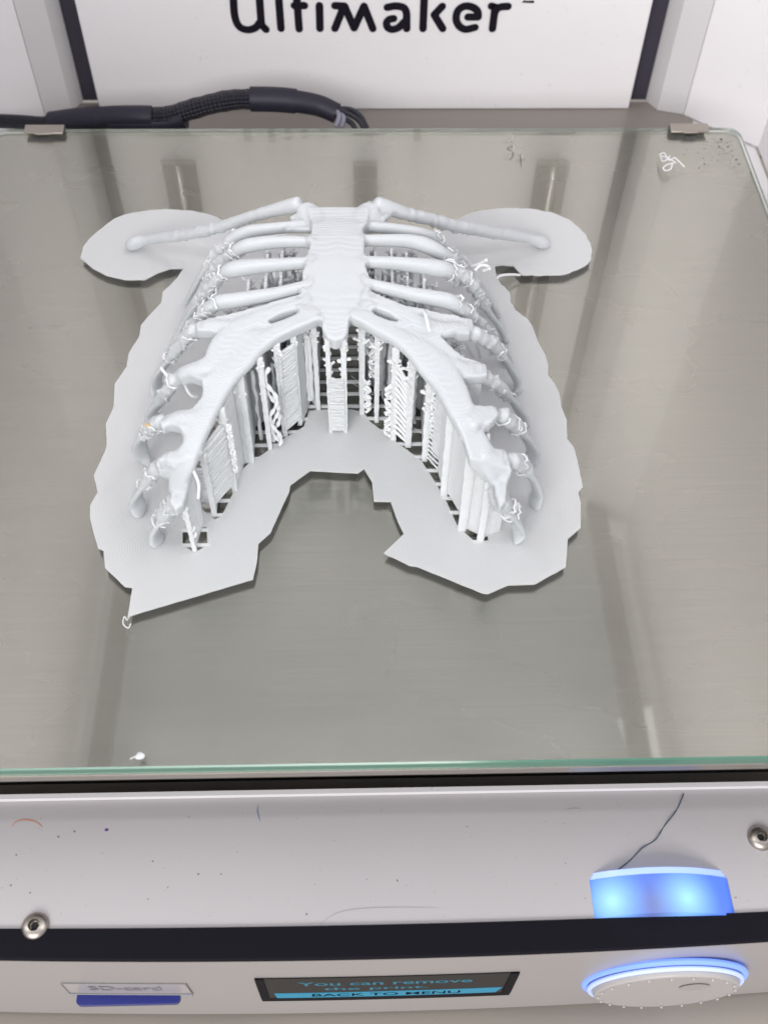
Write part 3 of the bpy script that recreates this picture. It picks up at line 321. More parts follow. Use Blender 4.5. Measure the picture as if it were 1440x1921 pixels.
def rrect(x0, x1, y0, y1, r, n=6):
    out = []
    for cx, cy, a0 in ((x1-r, y1-r, 0), (x0+r, y1-r, 90), (x0+r, y0+r, 180), (x1-r, y0+r, 270)):
        for k in range(n+1):
            a = math.radians(a0+90*k/n); out.append((cx+r*math.cos(a), cy+r*math.sin(a)))
    return out
def xline(poly, y):
    xs = []
    for i in range(len(poly)):
        (x0, y0), (x1, y1) = poly[i], poly[(i+1) % len(poly)]
        if (y0 > y) != (y1 > y): xs.append(x0+(x1-x0)*(y-y0)/(y1-y0))
    return sorted(xs)
def yline(poly, x): return xline([(b, a) for a, b in poly], x)

# ------------------------------------------------------------------ printer housing
YB, ZF = 173.0, -30.0
H = thing('printer_housing', 'white open-fronted desktop printer housing around the glass bed, with black front edge', 'printer', (0, -147, -30))
TOP = 300
mb = MB(); mb.box(-106.2, 105.6, YB, YB+5, ZF, TOP)
back = mk('back_panel', mb, M_white, H); bev(back, 0.4)
# wordmark: round-ended strokes printed on the panel
mb = MB()
def stroke(mb, pts, w, y, smoothit=True):
    P = resample([(a, 0, b) for a, b in pts], 0.8) if smoothit and len(pts) > 3 else [np.array((a, 0, b)) for a, b in pts]
    L, R = [], []
    for i, p in enumerate(P):
        t = P[min(i+1, len(P)-1)]-P[max(i-1, 0)]; t = t/np.linalg.norm(t); nx = np.array((-t[2], 0, t[0]))
        L.append(p+nx*w); R.append(p-nx*w)
    for i in range(len(P)-1):
        q = [L[i], L[i+1], R[i+1], R[i]]; V = [(v[0], y, v[2]) for v in q]
        mb.add(V, [(0, 1, 2, 3)])
    for e in (P[0], P[-1]):
        V = [(e[0]+w*math.cos(a), y-0.006, e[2]+w*math.sin(a)) for a in [2*math.pi*k/12 for k in range(12)]]
        mb.add(V, [tuple(range(12))])
for k, s in enumerate(LETTER):
    stroke(mb, s, 1.42, YB-0.15-0.012*k)
for s in SUP2: stroke(mb, s, 0.5, YB-0.15, False)
mk('lettering', mb, M_ink, back, recalc=False, smooth=False)
# columns and side walls
for sgn, lab in ((-1, None), (1, None)):
    mb = MB(); a, b = sorted((sgn*106.0, sgn*114.5)); mb.box(a, b, YB+6.5, YB+9, ZF, TOP); mk('gap_shade_strip', mb, M_gap, H)  # dark strip painted in where the gap is only in shade
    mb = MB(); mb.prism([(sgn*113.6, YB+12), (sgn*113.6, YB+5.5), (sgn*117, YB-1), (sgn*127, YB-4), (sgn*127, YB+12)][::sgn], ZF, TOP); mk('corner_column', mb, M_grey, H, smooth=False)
    mb = MB(); mb.prism([(sgn*127.2, YB+12), (sgn*127.2, YB-4.2), (sgn*152, YB-26), (sgn*152, -130), (sgn*158, -130), (sgn*158, YB+12)][::sgn], ZF, TOP)
    mk('side_panel', mb, M_white, H, smooth=False)
# upper carriage guides on the back panel (above the frame of the picture, seen mirrored in the bed)
def guide(x, w, z0, rod):
    g = MB(); g.box(x-w, x+w, YB-1.2, YB-0.2, z0, TOP-5); o = mk('guide_channel', g, M_rail, H)
    if rod:
        g = MB(); g.tube([(x, YB-4, z0), (x, YB-4, TOP-5)], 1.6, 16); mk('guide_rod', g, M_steel, o)
guide(-78.5, 7, GZ[0], True); guide(-0.6, 5, GZ[1], False); guide(78.6, 7, GZ[2], True)
for (x, za, zb) in MIRROR_TICKS:  # unseen dark blocks, added for the short ticks they mirror in the bed
    g = MB(); g.box(x-1.4, x+1.4, YB-1.5, YB-0.2, za, zb); mk('mirror_tick', g, M_void, back)
g = MB(); g.blob(WHOLE, (1.6, 1.6, 1.2), .2, 2); mk('screw_hole', g, M_void, H)
for x in (-137, 137):  # unseen rails, added for the dark bands they mirror in the bed
    g = MB(); g.box(x-5, x+5, -100, YB-8, 282, 290); mk('unseen_rail', g, M_rail, H)
# base floor at the back, black sheet painted in for the shade under the bed
mb = MB(); mb.box(-152, 152, -108, YB+11, -36, -34.5); mk('underbed_shade', mb, M_void, H)
mb = MB(); mb.box(-130, 130, 118, YB+5, ZF-4, ZF-0.2); mk('rear_floor', mb, M_tan, H)
for sx in (-1, 1):
    g = MB(); a, b = sorted((sx*129.5, sx*151.5)); g.box(a, b, -108, YB-4, ZF-4, ZF-1); mk('side_floor', g, M_white, H)
# floor panel with a notch for the control wheel
FB = FLOOR['bar']; yb0 = -140.6
nt = FLOOR['notch']
def byf(L, x):
    L = sorted(L)
    for (x0, y0), (x1, y1) in zip(L, L[1:]):
        if x <= x1: return y0+(y1-y0)*(x-x0)/(x1-x0)
    return L[-1][1]+(x-L[-1][0])*(L[-1][1]-L[-2][1])/(L[-1][0]-L[-2][0])
xs = [-135+270*k/30 for k in range(31)]
bar_c = np.polyfit([p[0] for p in FLOOR['bar']], [p[1] for p in FLOOR['bar']], 2)
bar_y = lambda x: float(np.polyval(bar_c, x))
bar_c2 = np.polyfit([p[0] for p in FLOOR['bar2']], [p[1] for p in FLOOR['bar2']], 2)
print('bars', bar_c, bar_c2)
front_y = lambda x: float(np.polyval(bar_c2, x))
nL, nR, nT = nt[0][0], nt[3][0], nt[1][1]
poly = [(-152, -142.5), (nL, -142.5), (nL, nT-1.5), (nL+0.6, nT-0.4), (nL+1.8, nT), (nR-1.8, nT), (nR-0.6, nT-0.4), (nR, nT-1.5), (nR, -142.5), (152, -142.5), (152, -110.6), (-152, -110.6)]
mb = MB(); mb.prism(poly, ZF-3, ZF); fl = mk('floor_panel', mb, M_white2, H, smooth=False)
mb = MB(); mb.box(-152, 152, -110.55, -109.4, ZF-3, ZF+1.6); mk('floor_flange', mb, M_white, H); 
mb = MB(); mb.box(-152, 152, -109.35, -106.6, ZF-4, ZF+0.4); mk('flange_seal', mb, M_steel, H)
mb = MB(); mb.box(nL-2, nR+2, -140.5, nT+2, ZF-22, ZF-20); mk('notch_floor', mb, M_void, H)
# front bar, slightly bowed
mb = MB(); n = 40; V = []; F = []
for k in range(n+1):
    x = -152+304*k/n
    fyx = front_y(x)
    for (yy, zz) in ((bar_y(x), ZF+0.6), (bar_y(x), ZF-6), (fyx, ZF-6), (fyx, ZF+0.3), (fyx+0.3, ZF+0.6)):
        V.append((x, yy, zz))
for k in range(n):
    for j in range(5): F.append((k*5+j, k*5+(j+1) % 5, (k+1)*5+(j+1) % 5, (k+1)*5+j))
F += [(4, 3, 2, 1, 0), tuple(n*5+j for j in range(5))]
mb.add(V, F); mk('front_edge', mb, M_black, H)
# front face
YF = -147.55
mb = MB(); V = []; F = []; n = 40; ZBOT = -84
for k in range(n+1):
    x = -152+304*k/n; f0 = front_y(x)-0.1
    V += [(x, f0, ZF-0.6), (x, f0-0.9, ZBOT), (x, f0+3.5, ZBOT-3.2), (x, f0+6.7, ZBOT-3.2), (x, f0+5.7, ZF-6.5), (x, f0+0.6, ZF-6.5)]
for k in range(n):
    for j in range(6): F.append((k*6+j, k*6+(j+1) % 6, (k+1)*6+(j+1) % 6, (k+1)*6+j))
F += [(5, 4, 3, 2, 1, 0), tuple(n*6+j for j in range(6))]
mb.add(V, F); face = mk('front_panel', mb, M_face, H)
def fy(x, z): return front_y(x)-0.1-0.9*(ZF-0.6-z)/(ZF-0.6-ZBOT)
def facemb(poly, d, th=0.3):
    """plate lying on the front face, proud by d"""
    if len(poly) == 4:      # follow the slight bow of the panel
        N = 16; a, b, c, e = [np.array(q, float) for q in poly]
        poly = [tuple(a+(b-a)*k/N) for k in range(N+1)]+[tuple(c+(e-c)*k/N) for k in range(N+1)]
        m = MB(); n = len(poly); V = [(x, fy(x, z)-d, z) for x, z in poly]+[(x, fy(x, z)-d+th, z) for x, z in poly]
        F = [(k, k+1, 2*N-k, 2*N+1-k) for k in range(N)]; F += [tuple(q+n for q in f[::-1]) for f in F]+[(i, (i+1) % n, (i+1) % n+n, i+n) for i in range(n)]
        m.add(V, F); return m
    m = MB(); n = len(poly); V = [(x, fy(x, z)-d, z) for x, z in poly]+[(x, fy(x, z)-d+th, z) for x, z in poly]
    m.add(V, [tuple(range(n)), tuple(range(2*n-1, n-1, -1))]+[(i, (i+1) % n, (i+1) % n+n, i+n) for i in range(n)]); return m
disp = FACE['disp']
M_screen = mat('screen_glass', (0.012, 0.011, 0.012), 0.3, spec=0.08)
M_cyan = mat('screen_cyan', (0.0, 0.02, 0.03), 0.4, emit=(0.0, 0.36, 0.56), es=0.42)
dx0, dx1, dz1, dz0 = -29.9, 31.2, -45.4, -68.2
M_bar = mat('screen_bar_cyan', (0.0, 0.02, 0.03), 0.4, emit=(0.0, 0.36, 0.60), es=0.62)
d_o = mk('display', facemb([(dx0, dz0), (dx1, dz0), (dx1, dz1), (dx0, dz1)], 0.25), M_screen, face, smooth=False)
mk('display_bezel', facemb([(dx0, dz0), (dx1, dz0), (dx1, dz0+3.0), (dx0, dz0+3.0)], 0.3), M_black, d_o, smooth=False)
mk('display_bezel', facemb([(dx0, dz0+3.0), (dx0+2.0, dz0+3.0), (dx0+2.0, dz1), (dx0, dz1)], 0.45), M_black, d_o, smooth=False)
mk('display_bezel', facemb([(dx1-2.2, dz0+3.0), (dx1, dz0+3.0), (dx1, dz1), (dx1-2.0, dz1)], 0.45), M_black, d_o, smooth=False)
mk('menu_bar', facemb([(-26.0, -64.9), (27.4, -64.4), (28.6, -59.4), (-26.4, -60.0)], 0.29, 0.2), M_bar, d_o, smooth=False)
def text(name, body, cx, cz, w, h, d, m, parent):
    c = bpy.data.curves.new(name, 'FONT'); c.body = body; c.align_x = 'CENTER'; c.align_y = 'CENTER'; c.size = 1; c.offset = 0.012
    o = bpy.data.objects.new(name, c); COL.objects.link(o); bpy.context.view_layer.update()
    me = bpy.data.meshes.new_from_object(o.evaluated_get(bpy.context.evaluated_depsgraph_get())); bpy.data.objects.remove(o)
    n = len(me.vertices); co = np.zeros(n*3); me.vertices.foreach_get('co', co); co = co.reshape(-1, 3)
    mn, mx = co.min(0), co.max(0); X = cx+(co[:, 0]-(mn[0]+mx[0])/2)*w/(mx[0]-mn[0]); Z = cz+(co[:, 1]-(mn[1]+mx[1])/2)*h/(mx[1]-mn[1])
    k = MB(); k.V = [(x, fy(x, z)-d, z) for x, z in zip(X, Z)]; k.F = [tuple(p.vertices) for p in me.polygons]
    return mk(name, k, m, parent, smooth=False, recalc=False)
text('screen_text', 'You can remove', 0.2, -51.0, 41, 3.6, 0.275, M_cyan, d_o)
text('screen_text', 'the print.', -2.0, -56.4, 25, 3.2, 0.275, M_cyan, d_o)
text('screen_text', 'BACK TO MENU', 0.6, -62.3, 36, 2.8, 0.315, M_ink, d_o)
# card slot outline, lettering
sb = [(-75.2, -50.0), (-46.3, -50.0), (-46.0, -60.2), (-75.4, -60.2)]
M_line = mat('slot_line', (0.22, 0.21, 0.22), 0.4); M_pale = mat('slot_recess', (0.38, 0.355, 0.355), 0.3)
sl = mk('card_slot', facemb(sb[::-1], 0.2), M_pale, face, smooth=False)
for a, b in ((0, 1), (1, 2), (2, 3), (3, 0)):
    mm = MB(); p, q = sb[a], sb[b]; mm.tube([(p[0], fy(*p)-0.25, p[1]), (q[0], fy(*q)-0.25, q[1])], 0.14 if a != 2 else 0.6, 6); mk('slot_edge', mm, M_line, sl)
text('card_lettering', 'SD-card', -61.2, -54.3, 17, 4.0, 0.35, mat('grey_print', (0.26, 0.25, 0.28), 0.5), face)
# control wheel: translucent ring, disc and raised dots
kc = (67.9, -59.0); KR = 18.6
def circ(r, n=64, c=kc): return [(c[0]+r*math.cos(2*math.pi*k/n), c[1]+r*math.sin(2*math.pi*k/n)) for k in range(n)]
def cyl(c, r0, r1, ya, yb, n=64):
    m = MB(); V = [(x, ya, z) for x, z in circ(r0, n, c)]+[(x, yb, z) for x, z in circ(r1, n, c)]
    m.add(V, [tuple(range(n)), tuple(range(2*n-1, n-1, -1))]+[(i, (i+1) % n, (i+1) % n+n, i+n) for i in range(n)]); return m
y0 = fy(*kc)
def glow_mat(name, base, e, s):
    return mat(name, base, 0.25, emit=e, es=s)
M_ring = glow_mat('blue_lit_ring', (0.2, 0.3, 0.7), (0.10, 0.22, 1.0), 0.85)
M_ring2 = glow_mat('pale_lit_ring', (0.5, 0.55, 0.7), (0.30, 0.45, 1.0), 0.45)
M_disc = panel_mat('white_wheel', (0.42, 0.395, 0.39), 0.3)
knob = mk('control_wheel', cyl(kc, KR-0.6, KR-1.4, y0-0.1, y0-3.4), M_disc, H); bev(knob, 0.4)
m = MB(); m.tube([(x, y0-0.5, z) for x, z in circ(KR+0.5, 72)+[circ(KR+0.5, 72)[0]]], 0.75, 8); mk('light_ring', m, M_ring, knob)
m = MB(); m.tube([(x, y0-1.8, z) for x, z in circ(KR-0.5, 72)+[circ(KR-0.5, 72)[0]]], 0.55, 8); mk('light_ring', m, M_ring2, knob)
for k in range(20):
    a = 2*math.pi*(k+0.5)/20; m = MB(); m.blob((kc[0]+(KR-2.4)*math.cos(a), y0-3.6, kc[1]+(KR-2.4)*math.sin(a)), 0.42, 0, 2); mk('grip_dot', m, M_disc, knob)
m = cyl((kc[0]+5.2, kc[1]+6.5), 3.6, 3.0, y0-3.62, y0-3.35, 32); mk('finger_dimple', m, mat('dimple_white', (0.36, 0.34, 0.335), 0.2), knob)
# lit acrylic wheel body showing in the notch
def led_mat():
    m = mat('frosted_blue_acrylic', (0.08, 0.11, 0.30), 0.3); t = NT(m); o = t.n('ShaderNodeNewGeometry').outputs['Position']
    def spot(x, y, z, r):
        d = t.n('ShaderNodeVectorMath', operation='DISTANCE'); t.l(o, d.inputs[0]); d.inputs[1].default_value = (x*SC, y*SC, z*SC)
        return t.math('POWER', t.math('MAXIMUM', t.math('SUBTRACT', 1.0, t.math('DIVIDE', d.outputs['Value'], r*SC)), 0.0), 1.6)
    s = t.math('ADD', spot(51.0, -136.6, -28.3, 9), spot(67.5, -136.8, -27.0, 9))
    wide = spot(60.0, -138, -27.0, 10)
    c1 = t.ramp(wide, [(0.0, (0.03, 0.16, 0.85)), (0.35, (0.07, 0.16, 0.60)), (0.8, (0.13, 0.15, 0.33))])
    mx = t.n('ShaderNodeMix', data_type='RGBA'); t.l(s, mx.inputs[0]); t.l(c1, mx.inputs[6]); mx.inputs[7].default_value = (0.45, 1.0, 1.25, 1)
    t.l(mx.outputs[2], t.b.inputs['Emission Color']); t.b.inputs['Emission Strength'].default_value = 0.85
    t.l(t.bump(t.noise(t.obj(), 900, 3), 0.04*SC), t.b.inputs['Normal'])
    return m
LC, LR = (62.7, -57.2), 31.0
m = cyl(LC, LR, LR, -139.9, -131.4, 160); wb = mk('lit_wheel_body', m, led_mat(), H)
m = cyl(LC, LR-0.1, LR, -131.3, -129.9, 160); mk('wheel_rim', m, glow_mat('rim_blue', (0.4, 0.5, 0.9), (0.10, 0.25, 1.0), 0.55), wb)
# screws
for (x, y) in FLOOR['screw']:
    m = MB(); n = 28; prof = [(0, 0.9), (1.0, 0.9), (1.3, 1.45), (2.1, 1.3), (2.8, 0.75), (3.05, 0.15), (3.05, 0.0)]
    V = []; F = []
    for r, z in [(0.01, 0.5), (1.0, 0.5)]+prof[2:]:
        V += [(x+r*math.cos(2*math.pi*k/n), y+r*math.sin(2*math.pi*k/n), ZF+z) for k in range(n)]
    for j in range(len(V)//n-1):
        for k in range(n): F.append((j*n+k, j*n+(k+1) % n, (j+1)*n+(k+1) % n, (j+1)*n+k))
    m.add(V, F); s = mk('screw', m, M_clip, H, recalc=False)
    m = MB(); m.add([(x+0.95*math.cos(math.pi*k/3), y+0.95*math.sin(math.pi*k/3), ZF+0.55) for k in range(6)], [tuple(range(6))]); mk('hex_socket', m, M_void, s)
# marks and dirt lying on the floor panel
def flatline(pts, w, z, name, m, parent):
    P = resample([(a, b, 0) for a, b in pts], 0.5); k = MB()
    V = []
    for i, p in enumerate(P):
        t = P[min(i+1, len(P)-1)]-P[max(i-1, 0)]; t /= np.linalg.norm(t); q = np.array((-t[1], t[0], 0))*w*(0.4+0.6*math.sin(math.pi*(i+0.5)/len(P)))
        V += [(p[0]+q[0], p[1]+q[1], z), (p[0]-q[0], p[1]-q[1], z)]
    k.add(V, [(2*i, 2*i+1, 2*i+3, 2*i+2) for i in range(len(P)-1)]); return mk(name, k, m, parent, smooth=False, recalc=False)
flatline(FLOOR['orange'], 0.16, ZF+0.08, 'orange_mark', mat('orange_ink', (0.50, 0.22, 0.13), 0.6), fl)
flatline(FLOOR['blue'], 0.12, ZF+0.08, 'blue_mark', mat('blue_ink', (0.10, 0.20, 0.33), 0.6), fl)
flatline(FLOOR['scr'], 0.07, ZF+0.08, 'scratch', mat('scratch_grey', (0.30, 0.28, 0.32), 0.6), fl)
flatline(FLOOR['dash2'], 0.07, ZF+0.08, 'scratch', mat('scratch_grey', (0.30, 0.28, 0.32), 0.6), fl)
mb = MB()
M_speck = mat('dust_grey', (0.13, 0.11, 0.11), 0.7)
for (x, y) in FLOOR['specks']:
    mb.blob((x, y, ZF+0.05), (random.uniform(.15, .35), random.uniform(.12, .25), 0.1), 0.3)
for k in range(70):
    mb.blob((random.uniform(-100, 95), random.uniform(-139, -113), ZF+0.02), (random.uniform(.05, .16), random.uniform(.05, .12), 0.05), 0.3)
tag(mk('floor_specks', mb, M_speck, fl), None, kind='stuff')
mb = MB(); x, y = FLOOR['purple'][0]; mb.blob((x, y, ZF+0.05), (.45, .35, .12), 0.2, 2); mk('purple_spot', mb, mat('purple_ink', (0.09, 0.03, 0.20), 0.5), fl)

# ------------------------------------------------------------------ table
mb = MB(); mb.box(-600, 600, -500, 500, -120, -88.5); tb = mk('table_top', mb, M_table); tag(tb, None, kind='structure')

# ------------------------------------------------------------------ loose fibre, memory card
mb = MB(); mb.tube([(a, b, ZF+0.25+0.3*math.sin(i*1.3)) for i, (a, b) in enumerate([p[:2] for p in resample([(x, y, 0) for x, y in FLOOR['hair']], 1.2)])], 0.14, 6)
tag(mk('fibre', mb, mat('blue_fibre', (0.035, 0.07, 0.11), 0.6), origin=(*FLOOR['hair'][0], ZF)), 'long thin dark blue fibre lying on the white floor panel above the blue light', 'fibre')
card = MB(); yy = fy(-61, -61)
card.prism(rrect(-73.6, -48.9, yy-2.6, yy+6, 1.2), -61.6, -59.8)
co = mk('memory_card', card, mat('blue_card_plastic', (0.012, 0.018, 0.17), 0.3), origin=(-61, yy, -61)); bev(co, 0.2)
tag(co, 'dark blue memory card sticking out of the slot left of the display', 'memory card')

# ------------------------------------------------------------------ bed: aluminium plate, glass, clips
W2, D2 = 128.5, 115.0
mb = MB(); mb.prism(rrect(-W2+0.5, W2-0.5, -D2-0.3, D2-0.5, 5), -5.8, -3.1)
bed = mk('heated_bed', mb, M_alu, smooth=False, origin=(0, 0, -5.8))
uv = bed.data.uv_layers.new(name='UVMap')
for lp in bed.data.loops:
    v = bed.data.vertices[lp.vertex_index].co; uv.data[lp.index].uv = (v.x*4, v.y*4)
bev(bed, 0.35)
tag(bed, 'brushed aluminium heated bed plate lying under the clear glass', 'heated bed')
mb = MB(); outline = rrect(-W2, W2, -D2, D2, 4.5, 8); n = len(outline)
V = [(x, y, -3.0) for x, y in outline]+[(x, y, -0.35) for x, y in outline]
inn = rrect(-W2+0.35, W2-0.35, -D2+0.35, D2-0.35, 4.2, 8); V += [(x, y, 0) for x, y in inn]
F = [tuple(range(2*n, 3*n)), tuple(range(n-1, -1, -1))]+[(i, (i+1) % n, (i+1) % n+n, i+n) for i in range(n)]+[(i+n, (i+1) % n+n, (i+1) % n+2*n, i+2*n) for i in range(n)]
mb.add(V, F)
gl = mk('glass_plate', mb, [M_glass, M_gedge, M_gbot, M_gback, M_gside], smooth=False, origin=(0, 0, -3))
for i, p in enumerate(gl.data.polygons): p.material_index = 0 if i < 2 else (3 if p.center.y > (D2-0.5)*SC else (1 if p.center.y < -(D2-0.5)*SC else 4))
tag(gl, 'large clear glass build plate with green edges, the white ribcage print on it', 'glass plate')
M_smudge = mat('grey_pencil', (0.40, 0.39, 0.36), 0.6)
flatline(THREE, 0.22, 0.03, 'pencil_mark', M_smudge, gl)
for l in PLUS: flatline(l, 0.2, 0.035, 'pencil_mark', M_smudge, gl)
def clip(x, lab):
    t = thing('bed_clip', lab, 'clip', (x, D2, 0), 'steel clips on the back edge of the glass')
    m = MB(); pr = [(D2-3.6, 0.12), (D2-3.6, 0.75), (D2+0.3, 1.3), (D2+1.0, 0.7), (D2+1.0, -7.5), (D2-3, -7.5), (D2-3, -6.9), (D2+0.45, -6.9), (D2+0.45, 0.2), (D2-0.4, 0.45)]
    n = len(pr); V = [(x-6.6, a, b) for a, b in pr]+[(x+6.6, a, b) for a, b in pr]
    m.add(V, [tuple(range(n)), tuple(range(2*n-1, n-1, -1))]+[(i, (i+1) % n, (i+1) % n+n, i+n) for i in range(n)])
    o = mk('clip_body', m, M_clip, t); bev(o, 0.15)
    m = MB(); m.box(x-6.4, x+6.4, D2-6.4, D2-3.2, -7.4, -6.8); mk('clip_foot', m, M_clip, t)
    m = MB(); m.tube([(x-2.5, D2-3.7, 0.5), (x+2.5, D2-3.7, 0.5)], 0.45, 8); mk('clip_lip', m, M_clip, t)
clip(-110.4, 'small steel clip on the back edge of the glass, beside the dark cable')
clip(110.6, 'small steel clip on the back edge of the glass, near the white plastic scrap')

# ------------------------------------------------------------------ cable
cb = thing('cable', 'thick black braided cable bundle running behind the glass plate from the left', 'cable', CABLE[6])
def uvtube(name, P, R, m, parent, sides=20):
    k = MB(); k.tube(P, R, sides); o = mk(name, k, m, parent)
    uvl = o.data.uv_layers.new(name='UVMap')
    for p in o.data.polygons:
        for li, vi in zip(p.loop_indices, p.vertices):
            a = vi % sides; q = vi//sides
            if a == 0 and max(v % sides for v in p.vertices) == sides-1: a = sides
            uvl.data[li].uv = (a/sides*8, q*0.35)
    return o
CP = resample([tuple(p) for p in CABLE], 1.0)
def nr(px): 
    c = CABLE[px]; return min(range(len(CP)), key=lambda i: np.linalg.norm(CP[i]-np.array(c)))
def jr(i, base, amp=0.08): return base*(1+amp*math.sin(i*0.9)*math.sin(i*0.37+1))
uvtube('braided_sleeve', CP[:nr(14)], [jr(i, 3.5, 0.05) if i > nr(3) else 2.6 for i in range(nr(14))], M_braid, cb)
uvtube('heat_shrink', CP[nr(2)+2:nr(5)+6], [4.3 if i < 22 else 4.0 for i in range(nr(5)+6-nr(2)-2)], M_shrink, cb)
uvtube('heat_shrink', [p+np.array((0, -0.5, -2.0)) for p in CP[nr(4):nr(7)]], [3.9]*(nr(7)-nr(4)), M_shrink, cb)
uvtube('heat_shrink', CP[nr(10):nr(12)], [4.3]*(nr(12)-nr(10)), M_shrink, cb)
uvtube('heat_shrink', CP[nr(12)-1:nr(14)+1], [3.9-0.02*i for i in range(nr(14)+2-nr(12))], M_shrink, cb)
for l in CABLE2:
    m = MB(); m.tube(resample([tuple(p) for p in l], 0.8), 0.95, 10); mk('wire', m, M_wire, cb)
for l in WHITEW:
    m = MB(); m.tube(resample([tuple(p) for p in l], 0.8), 0.9, 10); tag(mk('wire', m, M_wwire, cb), 'pale wire end')

# ------------------------------------------------------------------ the printed rib cage
RC = thing('printed_rib_cage', 'white 3D-printed ribcage model with clavicles on its brim, support struts still inside', 'rib cage model', (-10.5, -10, 0.05))
jobs = []      # (part index, samples)
parts = []
allmb = MB()
key = {}
for name, side, rows in SHELL:
    if name in ('costal_cartilage', 'clavicle', 'sternum'): kk = (name, side)
    else: kk = (name, side, len(parts))
    if kk not in key: key[kk] = len(parts); parts.append((name, side))
    pi = key[kk]
    P = resample(rows, 0.7)
    if name == 'rib':
        ph = random.uniform(0, 6); out = []
        n = len(P)
        for i, p in enumerate(P):
            p = p.copy(); f = i/n
            long = len(rows) > 7
            s0, s1 = (0.42, 0.66) if long else (0.0, 0.38)
            if s0 < f < s1:
                k = 1+(0.13 if long else 0.06)*math.sin(i*1.15+ph)+random.uniform(-0.1, 0.1); p[3] *= k; p[4] *= k
            if f >= s1-0.08:      # bony outer part: a band, thin across and wide along the cage
                q = min(1.0, (f-s1+0.08)/0.15); p[3] = p[3]*(1-q)+q*max(2.25 if not long else 1.8, p[3]*1.3); p[4] = p[4]*(1-q)+q*0.9
                p[3] *= 1+random.uniform(-0.03, 0.03)
            out.append(p)
        P = out
    if name in ('sternum', 'costal_cartilage'):
        for p in P: p[3] *= 0.84; p[4] = min(p[4], 1.5); p[2] -= (0.6 if name == 'sternum' else 0.5)
    if name == 'clavicle' and len(rows) > 4:
        for i, p in enumerate(P):
            p[3] *= 1.12
            if 0.15*len(P) < i < 0.7*len(P): p[3] *= 1+random.uniform(-0.10, 0.10); p[4] *= 1+random.uniform(-0.15, 0.15)
    ribbon(allmb, P, 16, 3.0 if name in ('sternum', 'costal_cartilage') else 2.2)
    for p in P: jobs.append((pi, p[0], p[1], p[2], p[3]))
def slabmesh(mb, poly, hole, th):
    loops = [poly]+([hole] if hole else [])
    pts = [p for l in loops for p in l]; n = len(pts)
    tri = tessellate_polygon([[Vector((p[0], p[1], 0)) for p in l] for l in loops])
    V = [(x, y, z+0.9) for x, y, z in pts]+[(x, y, z+0.9-th) for x, y, z in pts]; F = []
    for a, b, c in tri: F += [(a, b, c), (c+n, b+n, a+n)]
    k = 0
    for l in loops:
        m_ = len(l)
        for i in range(m_):
            j = (i+1) % m_; F.append((k+i, k+j, k+j+n, k+i+n))
        k += m_
    mb.add(V, F)
for name, side, poly, hole, th in SLABS:
    slabmesh(allmb, poly, hole, th); pi = key[(name, side)]
    A_ = np.array(poly); 
    for a_, b_ in zip(A_, np.roll(A_, -1, 0)): jobs.append((pi, *(0.5*(a_+b_)), 0.8)); jobs.append((pi, *a_, 0.8))
# lumps and drips left where supports touched
def lumps(idx_rows, f0, f1, cnt, r=(0.5, 1.1)):
    for _ in range(cnt):
        P = resample(idx_rows, 0.7); p = P[int(random.uniform(f0, f1)*(len(P)-1))]
        a = random.uniform(0, 2*math.pi); q = (p[0]+math.cos(a)*p[3]*0.8, p[1]+math.sin(a)*p[3]*0.8, max(0.4, p[2]+random.uniform(-1, 0.6)*p[4]))
        allmb.blob(q, random.uniform(*r), 0.25)
for name, side, rows in SHELL:
    if name == 'rib':
        lg = len(rows) > 7; P = resample(rows, 0.7)
        for _ in range(70 if lg else 24):
            i = int(random.uniform(0.40 if lg else 0.02, 0.68 if lg else 0.36)*(len(P)-1)); p = P[i]; a = random.uniform(0, 2*math.pi)
            d = Vector((math.cos(a), math.sin(a), random.uniform(-.8, .6))).normalized(); c = Vector(p[:3])+d*p[3]*0.75
            if c.z < 1: continue
            Q = [tuple(c+d*u*random.uniform(.5, 1.5)+Vector((random.uniform(-.4, .4), random.uniform(-.4, .4), random.uniform(-.4, .3)))) for u in (0, .6, 1.0)]
            allmb.tube(Q, [random.uniform(.35, .6), random.uniform(.3, .5), 0.28], 6)
    if name == 'clavicle' and len(rows) > 4:
        P = resample(rows, 0.7)
        for _ in range(34):
            p = P[int(random.uniform(0.1, 0.68)*(len(P)-1))]; allmb.blob((p[0], p[1]-p[3]*0.75, p[2]-p[4]*random.uniform(0.2, 1.0)), random.uniform(0.25, 0.6), 0.3)
    if name == 'costal_cartilage':
        P = resample(rows, 0.7)
        for _ in range(10):
            p = P[int(random.uniform(0.6, 0.98)*(len(P)-1))]; a = random.uniform(0, 6.28)
            allmb.blob((p[0]+math.cos(a)*p[3]*0.8, p[1]+math.sin(a)*p[3]*0.8, p[2]-0.4), random.uniform(0.4, 0.8), 0.3)
me = bpy.data.meshes.new('shell_raw'); me.from_pydata([tuple(v) for v in allmb.V], [], allmb.F)
bm = bmesh.new(); bm.from_mesh(me); bmesh.ops.recalc_face_normals(bm, faces=bm.faces); bm.to_mesh(me); bm.free()
tmp = bpy.data.objects.new('shell_raw', me); COL.objects.link(tmp)
rm = tmp.modifiers.new('r', 'REMESH'); rm.mode = 'VOXEL'; rm.voxel_size = 0.36; rm.use_smooth_shade = True
sm = tmp.modifiers.new('s', 'SMOOTH'); sm.factor = 0.5; sm.iterations = 7
bpy.context.view_layer.update()
ev = bpy.data.meshes.new_from_object(tmp.evaluated_get(bpy.context.evaluated_depsgraph_get()))
bpy.data.objects.remove(tmp)
nv, nf = len(ev.vertices), len(ev.polygons)
co = np.zeros(nv*3); ev.vertices.foreach_get('co', co); co = co.reshape(-1, 3)
